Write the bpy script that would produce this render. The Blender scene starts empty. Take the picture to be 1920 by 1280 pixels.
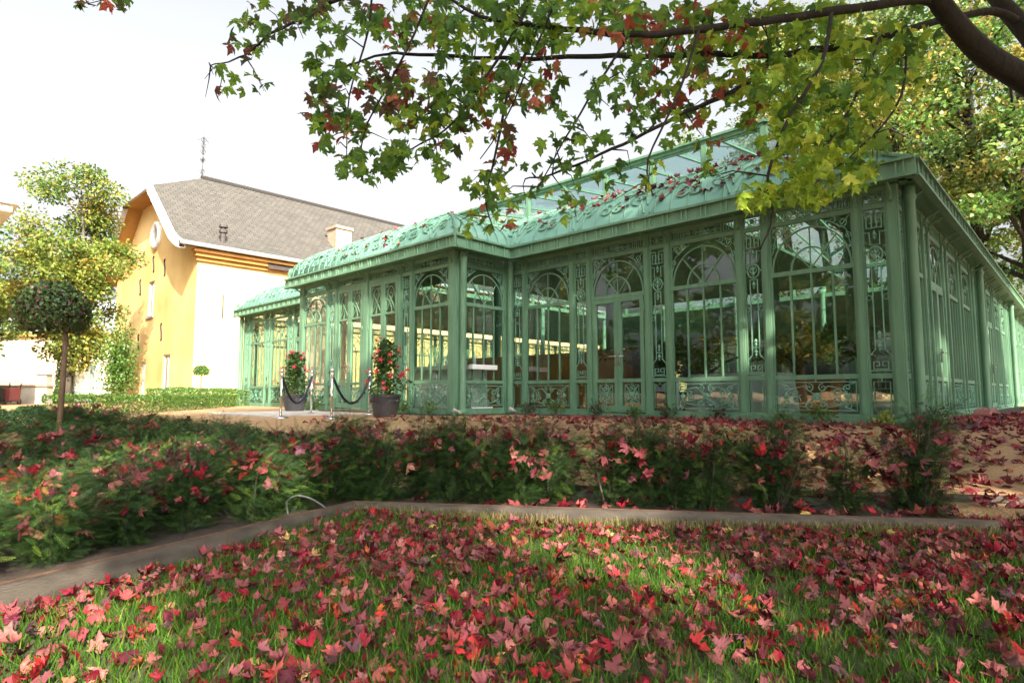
import bpy, math, random
import numpy as np
from mathutils import Vector, Matrix
R = math.radians
rnd = random.Random(7)
rng = np.random.default_rng(11)
sc = bpy.context.scene
col = sc.collection
# ---------------------------------------------------------------- camera, sky, sun, exposure
CAMZ = 0.4
FPX = 1140.0
PITCH = math.atan(99 / FPX)
cam = bpy.data.objects.new('camera', bpy.data.cameras.new('camera'))
col.objects.link(cam)
cam.location = (0, 0, CAMZ)
cam.rotation_euler = (R(90) + PITCH, 0, 0)
cam.data.sensor_width = 36
cam.data.lens = FPX / 1920 * 36
cam.data.clip_start = 0.05
cam.data.clip_end = 1500
sc.camera = cam
SUN_AZ = math.atan2(.41, -.91)          # measured from +Y towards +X
SUN_EL = R(34)
SUN = Vector((math.sin(SUN_AZ) * math.cos(SUN_EL), math.cos(SUN_AZ) * math.cos(SUN_EL), math.sin(SUN_EL)))
world = bpy.data.worlds.new('World'); sc.world = world; world.use_nodes = True
wn = world.node_tree; bgn = wn.nodes['Background']
sky = wn.nodes.new('ShaderNodeTexSky'); sky.sky_type = 'NISHITA'; sky.sun_disc = False
sky.sun_elevation = SUN_EL; sky.sun_rotation = SUN_AZ
sky.air_density = 1.0; sky.dust_density = 9.5; sky.ozone_density = 0.3
veil = wn.nodes.new('ShaderNodeHueSaturation'); veil.inputs['Saturation'].default_value = .2; veil.inputs['Value'].default_value = 1.85   # thin white cloud veil
wn.links.new(sky.outputs[0], veil.inputs['Color']); wn.links.new(veil.outputs[0], bgn.inputs[0]); bgn.inputs[1].default_value = 0.08
sl = bpy.data.lights.new('sun', 'SUN'); sl.energy = 5.0; sl.angle = R(.53); sl.color = (1, .89, .72)
so = bpy.data.objects.new('sun', sl); col.objects.link(so)
so.rotation_euler = SUN.to_track_quat('Z', 'Y').to_euler(); so.location = (10, -20, 20)
sc.view_settings.view_transform = 'Standard'; sc.view_settings.look = 'None'
sc.view_settings.exposure = 1.6; sc.view_settings.gamma = 1
sc.cycles.transparent_max_bounces = 32
sc.cycles.max_bounces = 8
# ---------------------------------------------------------------- helpers
cp_, sp_ = math.cos(PITCH), math.sin(PITCH)
def ray(u, v):
    x = (u - 960) / FPX; y = -(v - 640) / FPX
    return x, cp_ - y * sp_, y * cp_ + sp_
def atz(u, v, z):
    r = ray(u, v); t = (z - CAMZ) / r[2]
    return Vector((r[0] * t, r[1] * t, z))
def atd(u, v, d):
    r = ray(u, v); t = d / r[1]
    return Vector((r[0] * t, d, CAMZ + r[2] * t))
def link(o, parent=None):
    col.objects.link(o)
    if parent is not None: o.parent = parent
    return o
def empty(name, loc, label=None, cat=None, group=None, rotz=0):
    o = bpy.data.objects.new(name, None); o.location = loc; o.rotation_euler = (0, 0, rotz)
    o.empty_display_size = .1
    link(o); tag(o, label, cat, group); return o
def tag(o, label=None, cat=None, group=None, kind=None):
    if label: o['label'] = label
    if cat: o['category'] = cat
    if group: o['group'] = group
    if kind: o['kind'] = kind
    return o
def np_mesh(name, V, F, mat=None, colors=None, smooth=False):
    V = np.asarray(V, dtype=np.float32); F = np.asarray(F, dtype=np.int32)
    me = bpy.data.meshes.new(name)
    n, k = F.shape
    me.vertices.add(len(V)); me.vertices.foreach_set('co', V.ravel())
    me.loops.add(n * k); me.loops.foreach_set('vertex_index', F.ravel())
    me.polygons.add(n); me.polygons.foreach_set('loop_start', np.arange(0, n * k, k, dtype=np.int32))
    if smooth: me.polygons.foreach_set('use_smooth', np.ones(n, dtype=bool))
    me.update(calc_edges=True)
    if colors is not None:
        a = me.color_attributes.new('Col', 'FLOAT_COLOR', 'POINT')
        c = np.ones((len(V), 4), dtype=np.float32); c[:, :3] = colors
        a.data.foreach_set('color', c.ravel())
    if mat: me.materials.append(mat)
    return me
class MB:
    def __init__(s): s.v = []; s.f = []
    def add(s, vs, fs):
        b = len(s.v); s.v += [tuple(v) for v in vs]; s.f += [tuple(i + b for i in f) for f in fs]
    def box(s, x0, x1, y0, y1, z0, z1):
        s.add([(x0, y0, z0), (x1, y0, z0), (x1, y1, z0), (x0, y1, z0), (x0, y0, z1), (x1, y0, z1), (x1, y1, z1), (x0, y1, z1)],
              [(0, 3, 2, 1), (4, 5, 6, 7), (0, 1, 5, 4), (1, 2, 6, 5), (2, 3, 7, 6), (3, 0, 4, 7)])
        return s
    def tube(s, pts, r, n=4, closed=False, cap=True, ph=.785):
        pts = [Vector(p) for p in pts]; m = len(pts)
        if m < 2: return s
        b = len(s.v); prev = None
        for i, p in enumerate(pts):
            a = pts[i - 1] if i > 0 else (pts[-1] if closed else p)
            c = pts[i + 1] if i < m - 1 else (pts[0] if closed else p)
            t = (c - a)
            if t.length < 1e-9: t = Vector((0, 0, 1))
            t.normalize()
            if prev is None:
                ref = Vector((0, 1, 0)) if abs(t.y) < .9 else Vector((0, 0, 1))
                nrm = (ref - t * ref.dot(t)).normalized()
            else:
                nrm = prev - t * prev.dot(t)
                nrm = nrm.normalized() if nrm.length > 1e-6 else t.orthogonal().normalized()
            prev = nrm; bi = t.cross(nrm)
            rr = r[i] if isinstance(r, (list, tuple)) else r
            for k in range(n):
                an = ph + 2 * math.pi * k / n
                s.v.append(tuple(p + nrm * (rr * math.cos(an)) + bi * (rr * math.sin(an))))
        for i in range(m - 1 + (1 if closed else 0)):
            i2 = (i + 1) % m
            for k in range(n):
                k2 = (k + 1) % n
                s.f.append((b + i * n + k, b + i * n + k2, b + i2 * n + k2, b + i2 * n + k))
        if cap and not closed:
            s.f.append(tuple(b + k for k in range(n))[::-1]); s.f.append(tuple(b + (m - 1) * n + k for k in range(n)))
        return s
    def lathe(s, prof, n=12, c=(0, 0, 0)):
        b = len(s.v)
        for r, z in prof:
            for k in range(n):
                an = 2 * math.pi * k / n
                s.v.append((c[0] + r * math.cos(an), c[1] + r * math.sin(an), c[2] + z))
        for i in range(len(prof) - 1):
            for k in range(n):
                k2 = (k + 1) % n
                s.f.append((b + i * n + k, b + i * n + k2, b + (i + 1) * n + k2, b + (i + 1) * n + k))
        s.f.append(tuple(b + k for k in range(n))[::-1]); s.f.append(tuple(b + (len(prof) - 1) * n + k for k in range(n)))
        return s
    def mesh(s, name, mat, smooth=False):
        me = bpy.data.meshes.new(name); me.from_pydata(s.v, [], s.f); me.update()
        if smooth: me.polygons.foreach_set('use_smooth', [True] * len(me.polygons))
        if mat: me.materials.append(mat)
        return me
    def obj(s, name, mat, parent=None, loc=(0, 0, 0), rotz=0, smooth=False):
        o = bpy.data.objects.new(name, s.mesh(name, mat, smooth)); o.location = loc; o.rotation_euler = (0, 0, rotz)
        return link(o, parent)
def B(*a): return MB().box(*a)
def inst(spec, parent, loc=(0, 0, 0), rotz=0):
    """spec = (name, mesh, [child specs with own offsets]) -> fresh objects sharing mesh data"""
    name, me, kids = spec[0], spec[1], spec[2]
    o = bpy.data.objects.new(name, me); o.location = loc; o.rotation_euler = (0, 0, rotz); link(o, parent)
    for k in kids: inst(k, o, k[3] if len(k) > 3 else (0, 0, 0))
    return o
# ---------------------------------------------------------------- materials
def nt(name):
    m = bpy.data.materials.new(name); m.use_nodes = True
    return m, m.node_tree.nodes, m.node_tree.links, m.node_tree.nodes['Principled BSDF']
def mat(name, c1, c2=None, rough=.6, scale=6, metal=0, bump=0, bscale=40, spec=.5, detail=5, stretch=None):
    m, N, L, b = nt(name)
    b.inputs['Roughness'].default_value = rough; b.inputs['Metallic'].default_value = metal
    b.inputs['Specular IOR Level'].default_value = spec
    tc = N.new('ShaderNodeTexCoord'); src = tc.outputs['Object']
    if stretch:
        mp = N.new('ShaderNodeMapping'); mp.inputs['Scale'].default_value = stretch; L.new(src, mp.inputs[0]); src = mp.outputs[0]
    if c2 is None: c2 = tuple(x * .8 for x in c1)
    nz = N.new('ShaderNodeTexNoise'); nz.inputs['Scale'].default_value = scale; nz.inputs['Detail'].default_value = detail; L.new(src, nz.inputs[0])
    cr = N.new('ShaderNodeValToRGB'); cr.color_ramp.elements[0].position = .32; cr.color_ramp.elements[1].position = .68
    cr.color_ramp.elements[0].color = (*c1, 1); cr.color_ramp.elements[1].color = (*c2, 1)
    L.new(nz.outputs[0], cr.inputs[0]); L.new(cr.outputs[0], b.inputs['Base Color'])
    if bump:
        nb = N.new('ShaderNodeTexNoise'); nb.inputs['Scale'].default_value = bscale; nb.inputs['Detail'].default_value = 6; L.new(src, nb.inputs[0])
        bp = N.new('ShaderNodeBump'); bp.inputs['Strength'].default_value = bump; bp.inputs['Distance'].default_value = .02
        L.new(nb.outputs[0], bp.inputs['Height']); L.new(bp.outputs[0], b.inputs['Normal'])
    return m
def leafmat(name, trans=.35, rough=.5, back=None, sat=1.0, nscale=30, lo=.7, hi=1.3, spec=.5):
    """leaf colour comes from the leaf itself (attribute Col); thin leaf lets light through"""
    m, N, L, b = nt(name)
    at = N.new('ShaderNodeAttribute'); at.attribute_name = 'Col'
    c = at.outputs['Color']
    nz = N.new('ShaderNodeTexNoise'); nz.inputs['Scale'].default_value = nscale; tcn = N.new('ShaderNodeTexCoord'); L.new(tcn.outputs['Object'], nz.inputs[0])
    hs = N.new('ShaderNodeHueSaturation'); hs.inputs['Saturation'].default_value = sat
    mr = N.new('ShaderNodeMapRange'); mr.inputs['From Min'].default_value = .3; mr.inputs['From Max'].default_value = .7; mr.inputs['To Min'].default_value = lo; mr.inputs['To Max'].default_value = hi
    L.new(nz.outputs[0], mr.inputs[0]); L.new(mr.outputs[0], hs.inputs['Value']); L.new(c, hs.inputs['Color']); c = hs.outputs[0]
    if back:
        g = N.new('ShaderNodeNewGeometry'); mx = N.new('ShaderNodeMix'); mx.data_type = 'RGBA'
        L.new(g.outputs['Backfacing'], mx.inputs['Factor']); L.new(c, mx.inputs['A']); mx.inputs['B'].default_value = (*back, 1)
        mx2 = N.new('ShaderNodeMix'); mx2.data_type = 'RGBA'; mx2.inputs['Factor'].default_value = .55
        L.new(mx.outputs['Result'], mx2.inputs['B']); L.new(c, mx2.inputs['A']); c = mx2.outputs['Result']
    L.new(c, b.inputs['Base Color']); b.inputs['Roughness'].default_value = rough; b.inputs['Specular IOR Level'].default_value = spec
    tr = N.new('ShaderNodeBsdfTranslucent'); L.new(c, tr.inputs[0])
    ms = N.new('ShaderNodeMixShader'); ms.inputs[0].default_value = trans
    L.new(b.outputs[0], ms.inputs[1]); L.new(tr.outputs[0], ms.inputs[2]); L.new(ms.outputs[0], N['Material Output'].inputs[0])
    return m
def glassmat(name, tint, refl=1.0):
    m, N, L, b = nt(name); N.remove(b)
    t = N.new('ShaderNodeBsdfTransparent'); t.inputs[0].default_value = (*tint, 1)
    g = N.new('ShaderNodeBsdfGlossy'); g.inputs['Roughness'].default_value = .015
    nz = N.new('ShaderNodeTexNoise'); nz.inputs['Scale'].default_value = 1.3; tc = N.new('ShaderNodeTexCoord'); L.new(tc.outputs['Object'], nz.inputs[0])
    bp = N.new('ShaderNodeBump'); bp.inputs['Strength'].default_value = .06; bp.inputs['Distance'].default_value = .05
    L.new(nz.outputs[0], bp.inputs['Height']); L.new(bp.outputs[0], g.inputs['Normal'])
    f = N.new('ShaderNodeLayerWeight'); f.inputs['Blend'].default_value = .5      # Schlick, the same for both faces of the thin pane
    pw = N.new('ShaderNodeMath'); pw.operation = 'POWER'; pw.inputs[1].default_value = 5; L.new(f.outputs['Facing'], pw.inputs[0])
    k = N.new('ShaderNodeMath'); k.operation = 'MULTIPLY_ADD'; k.inputs[1].default_value = .95 * refl; k.inputs[2].default_value = .045 * refl; k.use_clamp = True; L.new(pw.outputs[0], k.inputs[0])
    ms = N.new('ShaderNodeMixShader'); L.new(k.outputs[0], ms.inputs[0]); L.new(t.outputs[0], ms.inputs[1]); L.new(g.outputs[0], ms.inputs[2])
    L.new(ms.outputs[0], N['Material Output'].inputs[0])
    return m
M = {}
M['green'] = mat('green_paint', (.126, .240, .152), (.082, .170, .107), .5, 3, bump=.06, bscale=25, spec=.3, detail=10, stretch=(2.5, 2.5, .45))
M['green_roof'] = mat('pale_green_roof_sheet', (.135, .275, .22), (.105, .225, .175), .5, 2.5, bump=.03, bscale=6, spec=.3, detail=9)
M['green_scroll'] = mat('green_cast_scroll', (.15, .30, .215), (.11, .24, .165), .5, 8, spec=.3)
M['soffit'] = mat('green_soffit_board', (.09, .22, .13), (.075, .19, .11), .5, 4)
M['shading_slab'] = mat('added_slab_dark_green', (.05, .11, .07), (.04, .09, .06), .6, 3)  # for the slab added to darken the hall
M['glass'] = glassmat('window_glass', (.80, .86, .82), 2.2)
M['glass_l'] = glassmat('lantern_glass', (.80, .88, .88), 1.2)
M['steel_edge'] = mat('weathered_steel_edging', (.105, .087, .068), (.042, .035, .029), .8, 5, bump=.3, bscale=60, stretch=(1, 1, 3))
M['rust'] = mat('rusty_lip', (.115, .06, .035), (.07, .04, .027), .85, 30)
M['soil'] = mat('dark_soil', (.055, .036, .026), (.03, .02, .015), .95, 14, bump=.8, bscale=60)
M['ochre'] = mat('ochre_plaster', (.68, .49, .21), (.50, .31, .10), .85, .35, bump=.15, bscale=14, detail=9)
M['ochre_side'] = mat('sunlit_ochre_plaster', (.70, .55, .29), (.58, .41, .17), .85, .35, bump=.2, bscale=10, detail=9)  # gable ochre made paler: sunlight on the long side put into the colour
M['cream'] = mat('cream_render', (.72, .62, .44), (.64, .54, .36), .85, .4, bump=.1, bscale=12)
M['cornice'] = mat('ochre_wood_cornice', (.42, .21, .05), (.34, .16, .035), .7, 2)
M['white'] = mat('white_paint', (.72, .71, .68), (.64, .63, .60), .5, 4)
M['zinc'] = mat('zinc_sheet', (.42, .44, .46), (.34, .36, .38), .4, 3, metal=.3)
M['darkglass'] = mat('dark_window_glass', (.02, .024, .028), (.035, .04, .045), .06, 2)
M['iron'] = mat('wrought_iron', (.028, .026, .026), (.05, .035, .028), .6, 9)
M['brick'] = mat('chimney_brick', (.36, .27, .19), (.25, .17, .12), .9, 9, bump=.5, bscale=18)
M['stone'] = mat('grey_stone', (.38, .36, .31), (.27, .25, .21), .85, 2.5, bump=.4, bscale=12)
M['slab'] = mat('pale_stone_slab', (.46, .43, .39), (.36, .33, .30), .8, 5, bump=.2)
M['bark'] = mat('dark_bark', (.026, .020, .016), (.011, .009, .008), .95, 9, bump=.9, bscale=22, stretch=(1, 1, .35))
M['bark2'] = mat('grey_brown_bark', (.10, .085, .065), (.055, .045, .035), .95, 6, bump=.8, bscale=14, stretch=(1, 1, .3))
M['bark3'] = mat('young_brown_bark', (.11, .065, .036), (.065, .04, .024), .85, 14, bump=.4, stretch=(1, 1, .3))
M['pot'] = mat('glazed_dark_pot', (.035, .035, .042), (.06, .058, .062), .22, 5, bump=.25, bscale=30)
M['chrome'] = mat('polished_steel', (.75, .75, .74), (.68, .68, .67), .12, 2, metal=1)
M['rope'] = mat('navy_rope', (.012, .014, .03), (.02, .022, .045), .7, 60)
M['terracotta'] = mat('terracotta', (.46, .17, .05), (.36, .13, .04), .8, 5)
M['marble'] = mat('white_marble', (.74, .74, .72), (.62, .63, .63), .35, 2)
M['linen'] = mat('white_linen', (.70, .71, .75), (.62, .63, .68), .85, 3)
M['tile'] = mat('grey_floor_tile', (.17, .165, .155), (.13, .125, .12), .35, 2)
M['hose_red'] = mat('red_brown_hose', (.22, .05, .045), (.15, .035, .03), .6, 8)
M['hose_grey'] = mat('grey_hose', (.10, .11, .11), (.08, .085, .085), .5, 8)
M['crystal'] = mat('crystal_drops', (.80, .82, .85), (.6, .63, .68), .08, 30)
M['brass'] = mat('brass', (.55, .40, .16), None, .3, 5, metal=1)
M['gate'] = mat('grey_green_gate_paint', (.22, .29, .27), (.18, .24, .22), .5, 5)
M['mat'] = mat('brown_coir', (.16, .075, .035), (.11, .05, .025), .95, 80, bump=.6, bscale=200)
M['leaf'] = leafmat('maple_leaf', .68, .5, spec=.3)
M['leaf_dry'] = leafmat('fallen_leaf', .12, .55, back=(.27, .085, .09), nscale=60, lo=.45, hi=1.4, spec=.12)
M['leaf_far'] = leafmat('tree_leaf', .35, .5)
M['yew'] = leafmat('yew_needle', .2, .55, spec=.2)
M['grass'] = leafmat('grass_blade', .35, .6, spec=.15)
M['petal'] = leafmat('flower_petal', .3, .5)
def roofmat():
    m, N, L, b = nt('old_slate_tiles')
    tc = N.new('ShaderNodeTexCoord'); mp = N.new('ShaderNodeMapping'); mp.inputs['Rotation'].default_value = (0, 0, 0)
    L.new(tc.outputs['UV'], mp.inputs[0])
    br = N.new('ShaderNodeTexBrick'); br.inputs['Scale'].default_value = 1
    br.inputs['Brick Width'].default_value = .34; br.inputs['Row Height'].default_value = .26; br.inputs['Mortar Size'].default_value = .012
    br.inputs['Color1'].default_value = (.082, .077, .070, 1); br.inputs['Color2'].default_value = (.058, .055, .051, 1); br.inputs['Mortar'].default_value = (.03, .028, .026, 1)
    br.inputs['Mortar Smooth'].default_value = .4
    L.new(mp.outputs[0], br.inputs[0])
    nz = N.new('ShaderNodeTexNoise'); nz.inputs['Scale'].default_value = .7; nz.inputs['Detail'].default_value = 8; L.new(mp.outputs[0], nz.inputs[0])
    mx = N.new('ShaderNodeMix'); mx.data_type = 'RGBA'; mx.blend_type = 'MULTIPLY'; mx.inputs['Factor'].default_value = .7
    cr = N.new('ShaderNodeValToRGB'); cr.color_ramp.elements[0].color = (.6, .57, .5, 1); cr.color_ramp.elements[1].color = (1.15, 1.1, 1, 1)
    L.new(nz.outputs[0], cr.inputs[0]); L.new(br.outputs[0], mx.inputs['A']); L.new(cr.outputs[0], mx.inputs['B']); L.new(mx.outputs['Result'], b.inputs['Base Color'])
    bp = N.new('ShaderNodeBump'); bp.inputs['Strength'].default_value = .9; bp.inputs['Distance'].default_value = .05; bp.invert = True
    L.new(br.outputs['Fac'], bp.inputs['Height']); L.new(bp.outputs[0], b.inputs['Normal']); b.inputs['Roughness'].default_value = .8
    return m
M['slate'] = roofmat()
def gravelmat():
    m, N, L, b = nt('ochre_gravel')
    tc = N.new('ShaderNodeTexCoord')
    n1 = N.new('ShaderNodeTexVoronoi'); n1.inputs['Scale'].default_value = 70; L.new(tc.outputs['Object'], n1.inputs[0])
    n2 = N.new('ShaderNodeTexNoise'); n2.inputs['Scale'].default_value = .9; n2.inputs['Detail'].default_value = 8; L.new(tc.outputs['Object'], n2.inputs[0])
    cr = N.new('ShaderNodeValToRGB'); cr.color_ramp.elements[0].color = (.50, .31, .15, 1); cr.color_ramp.elements[1].color = (.30, .17, .08, 1)
    L.new(n2.outputs[0], cr.inputs[0])
    mx = N.new('ShaderNodeMix'); mx.data_type = 'RGBA'; mx.blend_type = 'MULTIPLY'; mx.inputs['Factor'].default_value = .45
    L.new(cr.outputs[0], mx.inputs['A']); L.new(n1.outputs['Color'], mx.inputs['B']); L.new(mx.outputs['Result'], b.inputs['Base Color'])
    bp = N.new('ShaderNodeBump'); bp.inputs['Strength'].default_value = .6; bp.inputs['Distance'].default_value = .012
    L.new(n1.outputs['Distance'], bp.inputs['Height']); L.new(bp.outputs[0], b.inputs['Normal']); b.inputs['Roughness'].default_value = .9
    return m
M['gravel'] = gravelmat()
# ---------------------------------------------------------------- plan of the place
A46 = R(46.5)
d1 = Vector((-math.sin(A46), math.cos(A46), 0)); d2 = Vector((math.cos(A46), math.sin(A46), 0))
C = Vector((5.022, 7.8, 0))                       # near corner of the conservatory
ROT_F = math.atan2(d1.y, d1.x)                    # facades facing -d2, X runs along d1
ROT_S = math.atan2(-d2.y, -d2.x)                  # facades facing -d1, X runs along -d2
LEN_M, PAV_W, PAV_P, DEP = 6.98, 6.12, 1.50, 21.4
I1 = C + d1 * LEN_M                               # inner corner
P1 = I1 - d2 * PAV_P                              # pavilion corner
P2 = P1 + d1 * PAV_W
I2 = P2 + d2 * PAV_P
LTOT = LEN_M * 2 + PAV_W
EZ = -.32
K = atz(665, 940, EZ); E1 = atz(1872, 977, EZ); L0 = atz(0, 1095, EZ)
L0 = L0 + (L0 - K) * .8
dB = (E1 - K).normalized(); nB = Vector((-dB.y, dB.x, 0))
dL = (L0 - K).normalized(); nL = Vector((dL.y, -dL.x, 0))     # nL points away from the lawn (left/back)
if nL.x > 0: nL = -nL
def sst(t):
    t = max(0, min(1, t)); return t * t * (3 - 2 * t)
BEDW = .98
def is_lawn(x, y):
    px, py = x - K.x, y - K.y
    eB = px * nB.x + py * nB.y; eL = px * nL.x + py * nL.y; sB = px * dB.x + py * dB.y
    return (eB < 0 and eL < 0) or (sB > (E1 - K).length + .02 and eB < .55)
def gz(x, y):
    px, py = x - K.x, y - K.y
    eB = px * nB.x + py * nB.y; eL = px * nL.x + py * nL.y
    e = max(eB, eL * .9)
    z = -.375 + .375 * sst((e - .95) / 3.4)
    q = Vector((x - C.x, y - C.y, 0)); s_ = q.dot(d1); t_ = q.dot(d2)
    if s_ < -.1: z += .20 * sst((t_ - 1.5) / 9) * sst((-s_ - .1) / .9)
    return z
# ---- ground sheets
def axis(lo, hi, step, far):
    a = list(np.arange(lo, hi + 1e-6, step)); g = step
    while a[-1] < far: g *= 1.6; a.append(a[-1] + g)
    g = step
    while a[0] > -far: g *= 1.6; a.insert(0, a[0] - g)
    return a
xs = axis(-9, 13, .2, 700); ys = axis(-2, 17, .2, 700)
V = []; 
for y in ys:
    for x in xs:
        z = gz(x, y)
        if is_lawn(x, y) or (((x - K.x) * nB.x + (y - K.y) * nB.y) < .5 and ((x - K.x) * nL.x + (y - K.y) * nL.y) < .5): z = -.56
        q = Vector((x - C.x, y - C.y, 0)); s_ = q.dot(d1); t_ = q.dot(d2)
        V.append((x, y, z))
nx = len(xs)
F = [(j * nx + i, j * nx + i + 1, (j + 1) * nx + i + 1, (j + 1) * nx + i) for j in range(len(ys) - 1) for i in range(nx - 1)]
g = link(bpy.data.objects.new('ground', np_mesh('ground', V, F, M['gravel'], smooth=True))); tag(g, kind='structure')
def lawnz(x, y): return -.425 + .012 * math.sin(x * 2.1 + y) + .010 * math.sin(y * 3.3 - x)
def lawn_line(x):          # far limit of the lawn at x
    if x < K.x:
        return K.y + (x - K.x) * dL.y / dL.x
    yb = K.y + (x - K.x) * dB.y / dB.x
    return yb - .004 if x < E1.x + .0 else yb + .62
M['lawn_soil'] = mat('mossy_lawn_ground', (.045, .075, .018), (.06, .05, .025), .95, 12, bump=.7, bscale=60)
V = []; F = []
lx = sorted(set(list(np.arange(-5.2, 9.0, .2)) + [K.x, E1.x, E1.x + .004])); rows = 26
for x in lx:
    yt = lawn_line(x)
    for j in range(rows + 1):
        y = -6 + (yt + 6) * j / rows; V.append((x, y, lawnz(x, y)))
for i in range(len(lx) - 1):
    for j in range(rows):
        a = i * (rows + 1) + j; F.append((a, a + rows + 1, a + rows + 2, a + 1))
g = link(bpy.data.objects.new('lawn', np_mesh('lawn', V, F, M['lawn_soil'], smooth=True))); tag(g, kind='structure')
# planting bed sheet behind the edging (L-shaped): soil
V = []; F = []
def bedquad(a, b, c, d, n=24, m=8):
    base = len(V)
    for j in range(m + 1):
        for i in range(n + 1):
            p = a.lerp(b, i / n).lerp(d.lerp(c, i / n), j / m)
            V.append((p.x, p.y, max(gz(p.x, p.y) + .012, -.365) + .012 * math.sin(p.x * 7) * math.sin(p.y * 6)))
    for j in range(m):
        for i in range(n):
            q = base + j * (n + 1) + i; F.append((q, q + 1, q + n + 2, q + n + 1))
corner_out = K + nL * 1.7 + nB * 0
bedquad(K + nB * .02, E1 + nB * .02, E1 + nB * (BEDW - .02), K + nB * (BEDW - .02))
bedquad(L0 + nL * .02, K + nL * .02, K + nB * (BEDW - .02), L0 + nL * 2.2 + dB * -1)
g = link(bpy.data.objects.new('planting_bed', np_mesh('planting_bed', V, F, M['soil'], smooth=True))); tag(g, kind='structure')
# ---- steel edging: each run a thin plate with a rusty top lip
def edging(a, b, z0, z1, label, name='steel_edging'):
    L_ = (b - a).length; rz = math.atan2((b - a).y, (b - a).x)
    n = max(2, int(L_ / .25)); m = MB()
    top = []
    for i in range(n):
        x0, x1 = L_ * i / n, L_ * (i + 1) / n
        m.box(x0, x1, -.006, .006, z0, z1)
    o = m.obj(name, M['steel_edge'], None, (a.x, a.y, 0), rz)
    tag(o, label, 'edging')
    m = MB(); m.box(0, L_, -.009, .009, z1, z1 + .006); m.obj('rusty_lip', M['rust'], o)
    for k in range(1, int(L_ / 1.3) + 1):
        B(k * 1.3 - .004, k * 1.3 + .004, -.0085, .0085, z0 + .02, z1 - .002).obj('joint_strip', M['rust'], o)
    return o
edging(L0, K - dL * 0.008, -.5, EZ, 'rusty steel lawn edging running beside the left hedge')
edging(K + dB * .008, E1, -.5, EZ, 'long steel lawn edging in front of the yew row')
S0 = K + nB * BEDW + dB * .2; S1 = E1 + nB * (BEDW + .05) + dB * 3.2
edging(S0, S1, -.5, EZ - .005, 'dark steel edging between yew row and gravel path')
# ---------------------------------------------------------------- conservatory
G = M['green']
cons = empty('conservatory', C, 'large green iron and glass conservatory with scrolled roof and lantern', 'conservatory')
def bars(lst, y, r, mt=G, name='x'):
    m = MB()
    for pts in lst: m.tube([(p[0], y, p[1]) for p in pts], r, 4)
    return m
def arc(cx, cz, rx, rz, a0, a1, n=16):
    return [(cx + rx * math.cos(R(a0 + (a1 - a0) * i / n)), cz + rz * math.sin(R(a0 + (a1 - a0) * i / n))) for i in range(n + 1)]
def spiral(cx, cz, r, a0, turns, n=16, rend=.15):
    return [(cx + r * (1 - (1 - rend) * i / n) * math.cos(R(a0 + 360 * turns * i / n)), cz + r * (1 - (1 - rend) * i / n) * math.sin(R(a0 + 360 * turns * i / n))) for i in range(n + 1)]
def rosette(m, cx, cz, r, y0=.0):
    for k in range(6):
        a = R(60 * k); m.lathe([(r * .3, -r * .3), (r * .42, 0), (r * .3, r * .3)], 5, (cx + r * .6 * math.cos(a), y0, cz + r * .6 * math.sin(a)))
    m.lathe([(r * .2, -r * .4), (r * .36, 0), (r * .2, r * .4)], 6, (cx, y0 + .008, cz))
W_ = 1.13; N_ = .30; P_ = .10
YP0, YP1 = -.030, -.022        # glass
def pane(x0, x1, z0, z1): return ('pane', B(x0, x1, YP0, YP1, z0, z1).mesh('pane', M['glass']), [])
def key(cx, cz, w, h, up=1):
    """a greek key of two square hooks"""
    out = []
    for s in (-1, 1):
        out.append([(cx, cz), (cx + s * w * .5, cz), (cx + s * w * .5, cz + up * h * .9), (cx + s * w * .12, cz + up * h * .9), (cx + s * w * .12, cz + up * h * .4), (cx + s * w * .33, cz + up * h * .4)])
    return out
def base_scroll(w, z0, z1, double):
    l = []; cx, cz = w / 2, (z0 + z1) / 2; a, b = .055, w - .055; c, d = z0 + .05, z1 - .04
    l.append([(a, c), (b, c), (b, d), (a, d), (a, c)])
    l += [[(0.0, cz), (a, cz)], [(b, cz), (w, cz)], [(cx, d), (cx, z1)], [(cx, z0), (cx, c)]]
    if double:
        h = (d - c) / 2
        for s in (-1, 1):
            l.append([(cx, cz), (cx + s * .16, cz + h * .75), (cx + s * .34, cz + h * .55), (cx + s * .44, cz)])
            l.append([(cx, cz), (cx + s * .16, cz - h * .75), (cx + s * .34, cz - h * .55), (cx + s * .44, cz)])
            for q in (-1, 1):
                l.append(spiral(cx + s * .09, cz + q * h * .62, .062, 90 * q, 1.3 * s))
                l.append(spiral(cx + s * .27, cz + q * h * .25, .065, 200, 1.3 * q * s))
                l.append(spiral(cx + s * .40, cz + q * h * .62, .055, -90 * q, 1.3 * -s))
                l.append([(a if s < 0 else b, cz + q * h), (cx + s * .36, cz + q * h * .72)])
    else:
        h = (d - c) / 2; hw = (b - a) / 2
        l += [[(a, c), (b, d)], [(a, d), (b, c)]]
        for s in (-1, 1):
            for q in (-1, 1):
                l.append(spiral(cx + s * hw * .62, cz + q * h * .2, min(.05, hw * .35), 90, 1.2 * s * q))
                l.append(spiral(cx + s * hw * .2, cz + q * h * .66, min(.05, hw * .35), 0, 1.2 * -s * q))
    return l
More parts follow.
